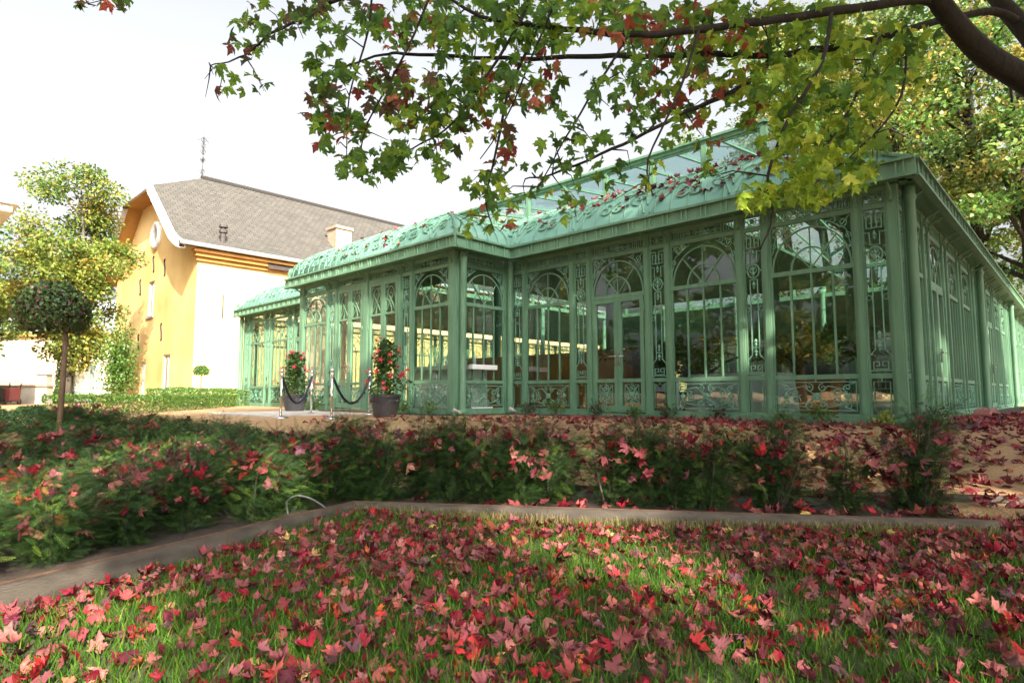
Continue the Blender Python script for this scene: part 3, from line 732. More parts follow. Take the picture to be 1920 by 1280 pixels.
# ---- generic tree
def tree(name, label, base, h, cr, cz, rz, nclump, nleaf, lsize, cols, group=None, cat='tree', trunk_r=.22, mt='bark2', lim=9, spread=.16, flat=0.0, keep=None, seed=1, wts=None, up=.45, gap=False):
    r_ = random.Random(seed); g_ = np.random.default_rng(seed)
    t = empty(name, base, label, cat, group)
    top = h * .86; tw = [(0, 0, -.3)] + [(r_.uniform(-.03, .03) * h * k, r_.uniform(-.03, .03) * h * k, top * k) for k in (.15, .35, .55, .75, 1)]
    m = MB(); m.tube(tw, [trunk_r * 1.35, trunk_r, trunk_r * .85, trunk_r * .65, trunk_r * .42, trunk_r * .12], 9); m.obj('trunk', M[mt], t, smooth=True)
    cen = []
    while len(cen) < nclump:
        d = np.array([r_.gauss(0, 1) for _ in range(3)]); d /= np.linalg.norm(d); q = r_.random() ** .45
        p = d * q * np.array([cr, cr, rz]) + np.array([0, 0, cz])
        p[:2] *= 1 + .18 * math.sin(3 * math.atan2(p[1], p[0]) + seed)
        if keep and not keep(p[0] + base[0], p[1] + base[1], p[2] + base[2]): continue
        cen.append(p)
    cen = np.array(cen)
    for i in range(min(lim, nclump)):
        c = cen[i]; k = min(.95, max(.22, (c[2] - .35 * math.hypot(c[0], c[1])) / top)); j = min(4, int(k * 5)); a = Vector(tw[j]).lerp(Vector(tw[j + 1]), k * 5 - j) if k < 1 else Vector(tw[-1])
        c_ = Vector(c); mid = a.lerp(c_, .5) + Vector((r_.uniform(-.2, .2), r_.uniform(-.2, .2), .06 * h * r_.random()))
        r0 = trunk_r * (.5 - .3 * k)
        m = MB(); m.tube([a, a.lerp(mid, .5), mid, mid.lerp(c_, .6), c_], [r0, r0 * .8, r0 * .55, r0 * .35, r0 * .12], 6)
        for q in range(3):
            e = c_ + Vector((r_.gauss(0, 1), r_.gauss(0, 1), r_.gauss(.3, .7))) * cr * .22
            m.tube([mid.lerp(c_, .3 + .2 * q), (mid.lerp(c_, .5) + e) / 2 + Vector((0, 0, .1)), e], [r0 * .3, r0 * .18, r0 * .06], 4)
        m.obj('limb', M[mt], t, smooth=True)
    per = nleaf // nclump; N = per * nclump
    cs = np.repeat(cen, per, axis=0); sig = cr * spread * g_.uniform(.7, 1.35, (nclump, 1)); off = unit(g_.normal(size=(N, 3))) * g_.random((N, 1)) ** .5 * np.repeat(sig, per, axis=0) * 1.7
    off[:, 2] *= .62; pos = cs + off
    nrm = unit(g_.normal(size=(N, 3)) + np.array([0, 0, up * 2])); yv = unit(off + g_.normal(size=(N, 3)) * .5 * sig.mean() + np.array([0, 0, -.4 * sig.mean()]))
    c = np.array(cols); ci = g_.choice(len(c), nclump, p=None if wts is None else np.array(wts) / sum(wts)); cc = c[np.repeat(ci, per)]; alt = g_.choice(len(c), N); mixm = (g_.random((N, 1)) < .3)
    cc = np.where(mixm, c[alt], cc) * (1 + g_.normal(0, .2, (N, 1))); cc = np.clip(cc, .01, .9)
    if gap: k_ = no_gap(pos + np.array(base), .34); pos, nrm, yv, cc = pos[k_], nrm[k_], yv[k_], cc[k_]; N = len(pos)
    me = scatter('crown', *QUAD, pos, frames(N, nrm, yv), lsize * g_.uniform(.6, 1.3, N), cc, M['leaf_far'])
    o = link(bpy.data.objects.new('crown', me), t); o['kind'] = 'stuff'
    return t
# ---------------------------------------------------------------- yellow house behind
HC = Vector((-14.7, 28, 0)); ROT_H = math.atan2(d2.y, d2.x)
house = empty('yellow_house', HC, 'ochre yellow house with half-hipped grey slate roof and iron finial', 'house', rotz=ROT_H)
HW, HL, HE, HR, HK = 13.6, 50., 7.35, 12.9, 11.1
HM = HW / 2
def rz_at(b):
    b = min(b, HW - b)
    if b < -.2: return 7.28
    if b < 1.0: return 7.28 + (b + .6) / 1.6 * .75 * (.55 + .45 * (b + .6) / 1.6)
    return 8.03 + (b - 1.0) * (HR - 8.03) / (HM - 1.0)
def wall(name, holes, x0, x1, topf, m, parent, loc, rz, depth=.22, xbreaks=(), zb=-.3):
    xs_ = sorted(set([x0, x1] + list(xbreaks) + [h[0] for h in holes] + [h[1] for h in holes])); mb = MB()
    for a, b in zip(xs_[:-1], xs_[1:]):
        zs = [(zb, zb)]; hs = sorted([h for h in holes if h[0] < b - 1e-6 and h[1] > a + 1e-6], key=lambda h: h[2])
        cur = zb
        for h in hs: mb.add([(a, 0, cur), (b, 0, cur), (b, 0, h[2]), (a, 0, h[2])], [(0, 1, 2, 3)]); cur = h[3]
        mb.add([(a, 0, cur), (b, 0, cur), (b, 0, topf(b)), (a, 0, topf(a))], [(0, 1, 2, 3)])
    for a, b, c, d in holes:
        mb.add([(a, 0, c), (b, 0, c), (b, 0, d), (a, 0, d), (a, depth, c), (b, depth, c), (b, depth, d), (a, depth, d)], [(0, 4, 5, 1), (1, 5, 6, 2), (2, 6, 7, 3), (3, 7, 4, 0), (4, 7, 6, 5)])
    return mb.obj(name, m, parent, loc, rz)
def window_in(parent, loc, rz, w, h, sill=True, mull=1, glass='darkglass', frame='white'):
    t = .07; m = MB(); m.box(0, t, .08, .17, 0, h); m.box(w - t, w, .08, .17, 0, h); m.box(t, w - t, .08, .17, 0, t); m.box(t, w - t, .08, .17, h - t, h)
    for k in range(mull): x = w * (k + 1) / (mull + 1); m.box(x - .03, x + .03, .085, .165, t, h - t)
    o = m.obj('window', M[frame], parent, loc, rz)
    B(t, w - t, .12, .135, t, h - t).obj('pane', M[glass], o)
    if sill: B(-.08, w + .08, -.08, .08, -.12, 0).obj('sill', M['stone'], o)
    return o
gh = [(6.2, 7.2, 4.6, 6.5), (3.15, 4.25, .6, 2.4), (7.0, 7.9, 0.02, 2.15)]      # along the gable (b)
# gable faces local -X: wall local x runs along -b
def gx(b): return HW - b
wall('gable_wall', [(gx(h[1]), gx(h[0]), h[2], h[3]) for h in gh] + [(gx(6.8), gx(5.6), 8.35, 9.55)], 0, HW, lambda x: min(rz_at(x), HK) - .12, M['ochre'], house, (0, HW, 0), R(-90), xbreaks=[.2, .6, 1, HM - (HR - HK) / ((HR - 8.03) / (HM - 1)), HM, HW - 1, HW - .6, HW - .2, HW - HM + (HR - HK) / ((HR - 8.03) / (HM - 1))])
wall('side_wall', [(30, 31.1, 1, 3), (24, 25.1, 1, 3), (36, 37.1, 1, 3), (24, 25.1, 4.4, 6.2), (30, 31.1, 4.4, 6.2), (36, 37.1, 4.4, 6.2)], 0, HL, lambda x: 7.1, M['ochre_side'], house, (0, 0, 0), 0)
for x in (24, 30, 36):
    window_in(house, (x, 0, 1), 0, 1.1, 2.0); window_in(house, (x, 0, 4.4), 0, 1.1, 1.8)
wall('rear_wall', [], 0, HL, lambda x: 7.1, M['ochre_side'], house, (HL, HW, 0), R(180))
for (b0, b1, z0, z1), mu in zip(gh[:2], (1, 1)): window_in(house, (0, b1, z0), R(-90), b1 - b0, z1 - z0, mull=mu)
dm = MB(); dm.box(0, .9, .08, .14, 0, 2.13); dr = dm.obj('door', M['white'], house, (0, 7.9, .02), R(-90))
for k in range(2): B(.12, .78, .065, .081, .2 + k * .95, 1.0 + k * .95).obj('door_panel', M['white'], dr)
m = MB(); m.tube([(.78, .06, 1.0), (.78, .02, 1.0), (.66, .02, 1.0)], .015, 5); m.obj('handle', M['iron'], dr)
# oval window with stone surround
m = MB(); rg = [(math.cos(R(a)), math.sin(R(a))) for a in range(0, 360, 15)]
m.tube([(.60 * c, 0, .62 * s) for c, s in rg], .17, 6, closed=True); ov = m.obj('oval_window', M['white'], house, (-.02, 6.2, 8.95), R(-90), True)
pm = MB(); pm.add([(.5 * c, .10, .54 * s) for c, s in rg], [tuple(range(len(rg)))]); pm.obj('pane', M['darkglass'], ov)
B(-.02, .02, .02, .08, -.5, .5).obj('glazing_bar', M['white'], ov)
# wall anchors (wrought iron S shapes)
am = MB(); am.tube([(0, -.04, -.45), (.10, -.05, -.36), (.06, -.05, -.2), (0, -.04, 0), (-.06, -.05, .2), (-.10, -.05, .36), (0, -.04, .45)], .035, 5); ame = am.mesh('wall_anchor', M['iron'])
for b, z in ((4.55, 6.95), (8.6, 6.4), (4.6, 3.6), (8.4, 3.3), (6.4, 7.4)): inst(('wall_anchor', ame, []), house, (0, b, z), R(-90))
am = MB(); am.tube([(0, -.04, -.55), (0, -.06, 0), (0, -.04, .55)], .04, 5); ame2 = am.mesh('wall_anchor', M['iron'])
for x, z in ((1.2, 4.6), (9, 4.6), (16, 4.6)): inst(('wall_anchor', ame2, []), house, (x, 0, z), 0)
# roof with tile UVs
def roof_side(flip):
    bs = [-.6, -.2, .2, .6, 1.0] + list(np.linspace(1.0, HM, 9)[1:]); V = []; UVs = []; F = []
    L_ = 0; pb, pz = bs[0], rz_at(bs[0])
    for b in bs:
        z = rz_at(b); L_ += math.hypot(b - pb, z - pz); pb, pz = b, z
        x0 = -.95 if z <= HK else -.95 + (z - HK) / (HR - HK) * 3.3
        for x in (x0, HL + .5): V.append((x, HW - b if flip else b, z)); UVs.append((x, L_))
    for i in range(len(bs) - 1): F.append((2 * i, 2 * i + 1, 2 * i + 3, 2 * i + 2) if not flip else (2 * i, 2 * i + 2, 2 * i + 3, 2 * i + 1))
    return V, UVs, F
def uvmesh(name, V, UVs, F, m):
    me = bpy.data.meshes.new(name); me.from_pydata(V, [], F); uv = me.uv_layers.new(name='UVMap')
    for l in me.loops: uv.data[l.index].uv = UVs[l.vertex_index]
    me.materials.append(m); me.update(); return me
for fl in (0, 1):
    V, UVs, F = roof_side(fl); o = link(bpy.data.objects.new('roof', uvmesh('roof', V, UVs, F, M['slate'])), house)
    V2 = [(v[0], v[1], v[2] - .16) for v in V]; mb = MB(); mb.add(V2, F); mb.obj('roof_soffit', M['cornice'], house)
bk = HM - (HR - HK) / ((HR - 8.03) / (HM - 1))
V = [(-.95, bk, HK), (-.95, HW - bk, HK), (2.35, HM, HR)]; o = link(bpy.data.objects.new('roof', uvmesh('roof', V, [(0, 0), (HW - 2 * bk, 0), (HM - bk, 3.6)], [(0, 2, 1)], M['slate'])), house)
mb = MB(); mb.add([(-.95, bk, HK - .16), (-.95, HW - bk, HK - .16), (0, HW - bk, HK - .16), (0, bk, HK - .16)], [(0, 1, 2, 3)]); mb.obj('roof_soffit', M['cornice'], house)
B(-1.06, -.94, bk - .1, HW - bk + .1, HK - .20, HK + .05).obj('verge_gutter', M['zinc'], house)
for s in (0, 1):
    pts = []
    for b in [-.6, -.2, .2, .6, 1.0, 2, 3, bk]:
        pts.append((-.97, HW - b if s else b, rz_at(b) - .07))
    mb = MB()
    for a, b in zip(pts[:-1], pts[1:]):
        mb.add([(-1.02, a[1], a[2] - .24), (-1.02, b[1], b[2] - .24), (-1.02, b[1], b[2] + .12), (-1.02, a[1], a[2] + .12), (-.75, a[1], a[2] - .20), (-.75, b[1], b[2] - .20), (-.75, b[1], b[2] + .13), (-.75, a[1], a[2] + .13)],
               [(0, 1, 2, 3), (3, 2, 6, 7), (4, 7, 6, 5), (0, 4, 5, 1)])
    mb.obj('verge_board', M['white'] if s == 0 else M['zinc'], house)
m = MB(); m.tube([(-1.0, -.68, 7.24), (HL + .5, -.68, 7.24)], .10, 8); m.obj('gutter', M['zinc'], house, smooth=True)
m = MB(); m.box(-.3, HL, -.50, -.005, 6.98, 7.12); m.box(-.2, HL, -.34, -.004, 6.80, 6.975); m.box(-.1, HL, -.16, -.003, 6.62, 6.795); m.obj('cornice', M['cornice'], house)
B(3.2, 4.7, -.36, -.343, 6.70, 7.05).obj('cornice_gap_shade', M['iron'], house)  # dark plate painting in the shade of a gap in the cornice
m = MB(); m.tube([(2.3, HM, HR + .05), (HL, HM, HR + .05)], .13, 6); m.obj('ridge_tiles', M['slate'], house)
ch = B(8.3, 9.35, 2.0, 3.0, 7.9, 10.25).obj('chimney', M['brick'], house); B(8.22, 9.43, 1.92, 3.08, 10.25, 10.42).obj('chimney_cap', M['brick'], ch)
m = MB(); m.lathe([(.13, 7.6), (.13, 8.35), (.2, 8.36), (.2, 8.5), (.12, 8.52), (.12, 8.62), (.22, 8.63), (.2, 8.75)], 10, (1.4, .8, 0)); m.obj('flue_pipe', M['iron'], house)
m = MB(); m.tube([(0, 0, 0), (0, 0, 2.9)], [.035, .012], 5)
for z in (.2, .9, 1.4, 1.75, 2.1):
    for a in range(0, 360, 90):
        ca, sa = math.cos(R(a)), math.sin(R(a)); m.tube([(0, 0, z), (.12 * ca, .12 * sa, z + .12), (.14 * ca, .14 * sa, z + .25), (.03 * ca, .03 * sa, z + .34)], .018, 4)
m.lathe([(.02, 1.0), (.1, 1.1), (.02, 1.2)], 8); m.tube([(-.3, 0, 2.2), (0, 0, 2.45), (.3, 0, 2.2)], .02, 4); m.obj('finial', M['iron'], house, (2.35, HM, HR))
# ---------------------------------------------------------------- pale buildings at the far left
pb = atd(-22, 700, 20.6); pb.z = 0; pal = empty('pale_manor', pb, 'pale cream manor with white eaves cornice at the courtyard edge', 'house', rotz=R(47))
m = MB(); m.box(-14, 0, 0, 9, -.3, 6.9); m.obj('wall', M['cream'], pal)
m = MB(); m.box(-14.4, .45, -.45, 9.4, 6.95, 7.1); m.box(-14.25, .28, -.28, 9.3, 6.7, 6.945); m.obj('cornice', M['white'], pal)
m = MB(); m.add([(-14.4, -.45, 7.12), (.45, -.45, 7.12), (.45, 9.4, 7.12), (-14.4, 9.4, 7.12), (-10, 4.5, 10.2), (-4, 4.5, 10.2)], [(0, 1, 5, 4), (1, 2, 5), (2, 3, 4, 5), (3, 0, 4)]); m.obj('roof', M['zinc'], pal)
far = empty('courtyard_wing', (-52, 52, 0), 'low pale courtyard wing with grey roof behind the gate', 'house')
m = MB(); m.box(0, 30, 0, 7, -.3, 5.6); m.obj('wall', M['cream'], far)
m = MB(); m.add([(-.4, -.5, 5.6), (30.4, -.5, 5.6), (30.4, 7.5, 5.6), (-.4, 7.5, 5.6), (-.4, 3.5, 9), (30.4, 3.5, 9)], [(0, 1, 5, 4), (2, 3, 4, 5), (1, 2, 5), (0, 4, 3)]); m.obj('roof', M['zinc'], far)
B(-.3, 30.3, -.45, -.01, 5.3, 5.58).obj('cornice', M['cornice'], far)
for x, z in ((11.0, 4.8), (10.9, 4.05)): B(x, x + .45, -.05, -.005, z, z + .13).obj('wall_slot', M['iron'], far)
for r_ in range(4):
    for c_ in range(4 - (r_ > 1)): B(14.0 + c_ * .36, 14.16 + c_ * .36, -.05, -.005, 4.35 - r_ * .36, 4.52 - r_ * .36).obj('pigeon_hole', M['iron'], far)
# gate, wall, yew column, street lamp in the courtyard
gp = atz(168, 756, .0); gate = empty('metal_gate', (gp.x, gp.y, 0), 'open grey-green barred metal gate standing in the courtyard', 'gate', rotz=R(158))
for k in range(13): B(.08 + k * .085 - .012, .08 + k * .085 + .012, -.012, .012, .12, 1.45).obj('bar', M['gate'], gate)
for z in (.1, .62, 1.43): B(.0, 1.16, -.018, .018, z, z + .04).obj('rail', M['gate'], gate)
B(-.14, .0, -.07, .07, 0, 1.75).obj('post', M['gate'], gate); B(1.16, 1.20, -.02, .02, .02, 1.6).obj('stile', M['gate'], gate)
wl = atz(20, 757, 0); wr = atz(86, 757, 0); gw = empty('garden_wall', (wl.x, wl.y, 0), 'low grey stone garden wall with dark coping in the courtyard', 'wall')
ww = wr.x - wl.x; B(-4, ww, 0, .35, -.1, .72).obj('wall', M['stone'], gw); B(-4.05, ww + .05, -.05, .4, .72, .80).obj('coping', M['brick'], gw)
B(ww - .45, ww - .05, .02, .33, .8, 1.22).obj('pier', M['stone'], gw); B(ww - .5, ww, -.03, .38, 1.22, 1.28).obj('pier_cap', M['stone'], gw)
for k, (u, v) in enumerate(((8, 757), (22, 758))):
    p = atz(u, v, 0); t = empty('garden_cart', (p.x, p.y, 0), ['dark upright hand cart parked by the stone wall', 'dark hand cart with red base beside stone wall'][k], 'cart', rotz=R(20 + 50 * k))
    m = MB(); m.tube([(-.2, 0, 0.15), (-.2, -.15, .85), (0, -.2, .95), (.2, -.15, .85), (.2, 0, .15)], .025, 5); m.obj('handle_frame', M['iron'], t)
    m = MB(); m.lathe([(.20, .12), (.24, .15), (.26, .62), (.24, .66)], 10); m.obj('bin', M['hose_red'] if k else M['iron'], t)
    for s in (-1, 1): m = MB(); m.tube([(s * .26, .04 * math.cos(R(a)) * 2.4, .10 + .1 * math.sin(R(a))) for a in range(0, 360, 30)], .03, 5, closed=True); m.obj('wheel', M['iron'], t)
def clip_shrub(name, label, base, shape, n, lsize, cols, group=None, cat='shrub', stem=None):
    t = empty(name, base, label, cat, group)
    q = rng.random((n, 3)); pos, nr = shape(n)
    nrm = unit(nr + rng.normal(size=(n, 3)) * .55); yv = unit(rng.normal(size=(n, 3)) + np.array([0, 0, .6]))
    me = scatter('foliage', *QUAD, pos, frames(n, nrm, yv), lsize * rng.uniform(.6, 1.3, n), palette(n, cols), M['leaf_far'])
    o = link(bpy.data.objects.new('foliage', me), t); o['kind'] = 'stuff'
    if stem: m = MB(); m.tube([(0, 0, -.1), (.01, 0, stem[1] * .5), (0, 0, stem[1])], [stem[0] * 1.15, stem[0], stem[0] * .8], 8); m.obj('trunk', M['bark3'], t, smooth=True)
    else: m = MB(); m.tube([(0, 0, -.08), (0, 0, .12)], .03, 5); m.obj('stem', M['bark2'], t)
    return t
def ball(c, r, thick=.35):
    def f(n):
        d = rvec(n); d[:, 2] = np.where(d[:, 2] < -.7, -d[:, 2], d[:, 2]); rad = 1 - thick * rng.random((n, 1)) ** 2
        bump = 1 + .05 * np.sin(d[:, :1] * 9) * np.sin(d[:, 1:2] * 8 + d[:, 2:3] * 7)
        return d * rad * bump * np.array(r) + np.array(c), d
    return f
def cone(c, r, h):
    def f(n):
        a = rng.random(n) * 2 * math.pi; z = rng.random(n); rr = r * (1 - .15 * z) * (1 - .25 * rng.random(n) ** 2) * np.where(z > .92, np.sqrt(np.maximum(0, 1 - ((z - .92) / .08) ** 2)), 1)
        return np.stack([c[0] + rr * np.cos(a), c[1] + rr * np.sin(a), c[2] + h * z], 1), np.stack([np.cos(a), np.sin(a), .25 + 0 * a], 1)
    return f
def hedgebox(L_, w, h):
    def f(n):
        x = rng.random(n) * L_; side = rng.random(n); y = np.where(side < .45, rng.random(n) * w, np.where(side < .75, -.03 * rng.random(n), w + .03 * rng.random(n))); z = np.where(side < .45, h - .06 * rng.random(n) ** 2, h * rng.random(n))
        z = z + .03 * np.sin(x * 3.1) * np.sin(x * 1.3 + 1); nr = np.stack([0 * x, np.where(side < .45, 0, np.where(side < .75, -1., 1.)), np.where(side < .45, 1., .2)], 1)
        e = rng.random(n) < .06; x = np.where(e, rng.choice([0, L_], n), x)
        return np.stack([x, y, z], 1), nr
    return f
YEWC = [(.035, .085, .02), (.025, .065, .018), (.05, .11, .025)]; BOXC = [(.075, .16, .022), (.055, .125, .02), (.10, .19, .03)]
p = atd(119, 758, 28); clip_shrub('yew_column', 'tall clipped tapering yew column beside the metal gate', (p.x, p.y, 0), cone((0, 0, 0), .38, 2.5), 5000, .08, BOXC)
p = atd(84, 757, 27.4); t = clip_shrub('box_hedge', 'dark low box hedge between the stone wall and the gate', (p.x, p.y, 0), hedgebox(1.25, .5, .5), 2500, .06, YEWC, cat='hedge')
# low box hedges leading to the house
hA, hB = Vector((-7.35, 10.7, 0)), Vector((-8.9, 19.6, 0)); dd = hB - hA
t = clip_shrub('box_hedge', 'long low clipped box hedge along the gravel beside the house', (hA.x, hA.y, 0), hedgebox(dd.length, .75, .36), 16000, .045, BOXC, cat='hedge'); t.rotation_euler = (0, 0, math.atan2(dd.y, dd.x))
t = clip_shrub('box_hedge', 'short box hedge below the gable window of the house', (-11.6, 19.5, 0), hedgebox(4.2, .8, .55), 7000, .06, BOXC, cat='hedge'); t.rotation_euler = (0, 0, R(35))
t = clip_shrub('box_hedge', 'short box hedge at the foot of the sunlit house wall', (-12.0, 21.5, 0), hedgebox(4.4, .7, .6), 6000, .07, BOXC, cat='hedge'); t.rotation_euler = (0, 0, R(46))
for (u, v, r) in ((55, 800, .25), (133, 795, .23), (-30, 805, .28)):
    p = atd(u, v, 6.7); clip_shrub('box_ball', 'round clipped dark shrub behind the left hedge', (p.x, p.y, gz(p.x, p.y)), ball((0, 0, .07), (r, r, .20)), 5000, .026, YEWC, 'round clipped shrubs')
# standard (lollipop) trees
p = atd(107, 858, 5.9); pt = atd(96, 585, 5.9)
t = clip_shrub('standard_tree', 'ball-headed young standard tree rising behind the left hedge', (p.x, p.y, gz(p.x, p.y)), ball((pt.x - p.x + .02, 0, pt.z - gz(p.x, p.y)), (.315, .315, .285), .8), 8000, .04, [(.05, .10, .025), (.035, .075, .02), (.07, .12, .03), (.03, .06, .02), (.06, .11, .025), (.045, .09, .02), (.13, .05, .045)], cat='tree', stem=(.023, 1.42))
p = atd(375, 752, 22); clip_shrub('standard_tree', 'tiny ball-headed standard tree against the sunlit house wall', (p.x, p.y, 0), ball((0, 0, 1.22), (.28, .28, .21), .7), 1500, .06, BOXC, cat='tree', stem=(.026, 1.15))
def cloud(c, r):
    def f(n):
        d = rng.normal(size=(n, 3)) * .5 * np.array(r) + np.array(c); return d, unit(rng.normal(size=(n, 3)))
    return f
p = atd(222, 700, 26); clip_shrub('climbing_shrub', 'bushy green climber growing at the foot of the yellow gable', (p.x, p.y, 0), cloud((0, 0, 1.6), (.6, .6, 1.7)), 4200, .12, BOXC)
# ---------------------------------------------------------------- background trees
GR = [(.10, .20, .035), (.075, .16, .03), (.14, .24, .04), (.06, .125, .028)]
YG = [(.30, .28, .05), (.22, .25, .04), (.36, .27, .06), (.15, .21, .035), (.10, .17, .03)]
p = atd(150, 700, 27); tree('autumn_tree', 'sunlit yellow-green autumn tree beside the yellow gable', (p.x - .5, p.y, 0), 11.2, 2.0, 6.2, 4.9, 70, 34000, .16, YG, seed=4, lim=12, trunk_r=.16, spread=.25, wts=[1, 1.5, .8, 2.2, 2])
p = atd(-45, 700, 36); tree('autumn_tree', 'lower yellow-green tree in front of the pale manor', (p.x, p.y, 0), 10.0, 2.6, 5.4, 4.2, 36, 14000, .2, YG, seed=9, lim=8)
p = atd(-60, 700, 40); tree('park_tree', 'green tree standing behind the pale manor', (p.x, p.y, 0), 12, 4, 7, 4.5, 34, 10000, .3, GR, seed=12, lim=6)
GY = GR + [(.20, .22, .04), (.28, .24, .05)]
BT = [(1490, 44, 31, 7.2, 'tall slender tree rising left of the lantern end'), (1560, 38, 27, 6.2, 'tall green park tree right behind the conservatory lantern'), (1700, 33, 26, 5.8, 'tall dark-stemmed tree behind the conservatory corner'), (1840, 30, 24, 5.5, 'leaning green tree behind the long glazed side'), (1960, 27, 19, 5.2, 'green tree at the far end of the glazed side'),
      (1640, 47, 34, 7.4, 'tallest distant tree above the conservatory roof'), (1800, 46, 32, 7.2, 'distant tree with yellowing crown behind the others'), (2080, 34, 21, 6, 'broad green tree beyond the glazed side wall')]
for i, (u, d, h, cr, lab) in enumerate(BT):
    p = atd(u, 700, d); tree('park_tree', lab, (p.x, p.y, 0), h, cr, h * .58, h * .43, 58, 17500, .25, GY, 'trees behind the conservatory', seed=20 + i, lim=22, trunk_r=.34, spread=.14, mt='bark')
o = B(LI + 2.1, LTOT - LI - 2.1, -(DEP - LI - 2.1), -(LI + 2.1), 4.66, 4.74).obj('added_shading_slab', M['shading_slab'], cons, (0, 0, 0), ROT_F)  # opaque slab added below the lantern glass to darken the hall
# ---- trees behind the photographer: they shade the lawn and the glass and are mirrored in it
def unseen(x, y, z):
    if y < .3: return True
    fw = y * cp_ + (z - CAMZ) * sp_; up_ = -y * sp_ + (z - CAMZ) * cp_
    return up_ / fw * FPX > 700 or abs(x) / fw * FPX > 1060
SH = [(8.2, -7.0, 18, 5.2, 11.5, 6.0), (13.5, -3.5, 18, 5.0, 11.0, 6.2), (7.2, -9.5, 21, 4.4, 14.6, 5.0), (16.5, 2.2, 15, 4.2, 9.5, 5.0)]
for i, (x, y, h, cr, cz, rz) in enumerate(SH):
    tree('shade_tree', ['big leafy maple shading the lawn edge', 'tall maple shading the glazed side', 'tall maple farther back across the lawn', 'leafy tree beside the gravel path'][i], (x, y, -.4), h, cr, cz, rz, 80, 30000, .30, GY, seed=50 + i, lim=10, trunk_r=.35, spread=.20, keep=unseen, gap=True)
for i, (x, y) in enumerate(((-13, -5), (-19, 3), (-8, -13), (-25, -7), (-30, 9), (-19.5, 12.0), (-25, 17))):
    tree('park_tree', ['green park tree across the lawn', 'park tree by the courtyard entrance', 'park tree deeper in the garden', 'old park tree far across the lawn', 'park tree near the manor', 'leafy tree on the courtyard lawn mirrored in the pavilion glass', 'leafy tree beyond the manor front'][i], (x, y, -.4), 13, 4.6, 7.2, 5.2, 36, 9000, .36, GY, seed=70 + i, lim=6, trunk_r=.3)
# ---------------------------------------------------------------- the near maple with its low branches
TB = Vector((5.0, 3.5, -.42))
mp = empty('maple_tree', TB, 'big autumn maple with low branches hanging over the lawn', 'maple tree')
def limb(pts, r, name='limb', m='bark', parent=mp, off=TB, n=8):
    mb = MB(); mb.tube([Vector(p) - off for p in pts], r, n); return mb.obj(name, M[m], parent, smooth=True)
def px(lst): return [atd(u, v, d) for u, v, d in lst]
def smooth(pts, k=3):
    out = []
    for i in range(len(pts) - 1):
        p0, p1, p2, p3 = pts[max(i - 1, 0)], pts[i], pts[i + 1], pts[min(i + 2, len(pts) - 1)]
        for j in range(k):
            t = j / k; out.append(.5 * ((2 * p1) + (p2 - p0) * t + (2 * p0 - 5 * p1 + 4 * p2 - p3) * t * t + (3 * p1 - p0 - 3 * p2 + p3) * t ** 3))
    return out + [pts[-1]]
fork = atd(2090, 260, 3.9)
trunk = [TB + Vector((.25, .1, -.1)), Vector((4.9, 3.55, .5)), Vector((4.65, 3.7, 1.4)), fork]
limb(trunk, [.25, .20, .17, .12], 'trunk', n=12)
big1 = smooth([fork] + px([(1925, 152, 3.9), (1850, 105, 3.8), (1800, 55, 3.7), (1752, -10, 3.6), (1690, -120, 3.4), (1560, -260, 3.0)]))
limb(big1, [.088 - .05 * i / len(big1) for i in range(len(big1))])
big2 = smooth([fork] + px([(1990, 140, 4.2), (1920, 55, 4.3), (1862, -15, 4.4), (1800, -120, 4.4), (1700, -300, 4.2)]))
limb(big2, [.082 - .045 * i / len(big2) for i in range(len(big2))])
BR = {}
def branch(key, lst, r0, r1):
    pts = smooth(px(lst), 4); BR[key] = pts; n = len(pts)
    pts2 = [p + Vector((0, 0, .004 * math.sin(i * 1.7))) for i, p in enumerate(pts)]
    return limb(pts2, [r0 + (r1 - r0) * i / (n - 1) for i in range(n)], 'branch', n=6)
branch('A', [(1775, 20, 3.65), (1730, 0, 3.6), (1560, 22, 3.4), (1460, 37, 3.3), (1385, 45, 3.2), (1260, 62, 3.15), (1175, 65, 3.1), (1060, 55, 3.1), (1005, 48, 3.1), (900, 30, 3.1), (800, -30, 3.1)], .033, .008)
branch('B', [(1905, 40, 4.25), (1862, 22, 4.2), (1760, 40, 4.0), (1610, 82, 3.8), (1510, 95, 3.7), (1447, 104, 3.6), (1310, 102, 3.5), (1210, 106, 3.5), (1125, 105, 3.4), (1000, 110, 3.4), (890, 108, 3.4), (760, 101, 3.4), (718, 103, 3.4), (653, 123, 3.4), (628, 140, 3.4)], .030, .004)
branch('C', [(1450, 106, 3.6), (1410, 150, 3.5), (1335, 190, 3.4), (1285, 210, 3.35), (1210, 250, 3.3), (1125, 290, 3.3), (1035, 327, 3.25), (985, 335, 3.25)], .020, .004)
branch('D', [(800, -40, 3.3), (636, 0, 3.3), (560, 38, 3.3), (505, 65, 3.3), (474, 93, 3.3), (440, 112, 3.3), (395, 123, 3.3)], .012, .003)
branch('E', [(1010, 52, 3.1), (956, 165, 3.1), (935, 261, 3.1), (918, 337, 3.1), (911, 378, 3.1), (925, 430, 3.1)], .010, .003)
branch('F', [(1000, -20, 3.0), (965, 60, 3.0), (900, 160, 3.05), (850, 230, 3.1), (790, 270, 3.1), (720, 300, 3.1)], .011, .003)
branch('G', [(1560, 20, 3.4), (1540, 120, 3.1), (1480, 220, 3.0), (1440, 330, 2.95), (1450, 400, 2.95), (1425, 470, 2.95)], .012, .004)
branch('H', [(1650, 70, 3.7), (1610, 170, 3.3), (1560, 260, 3.2), (1500, 330, 3.1)], .010, .003)
branch('I', [(1700, 50, 3.8), (1690, 180, 3.4), (1620, 270, 3.3), (1560, 320, 3.3)], .009, .003)
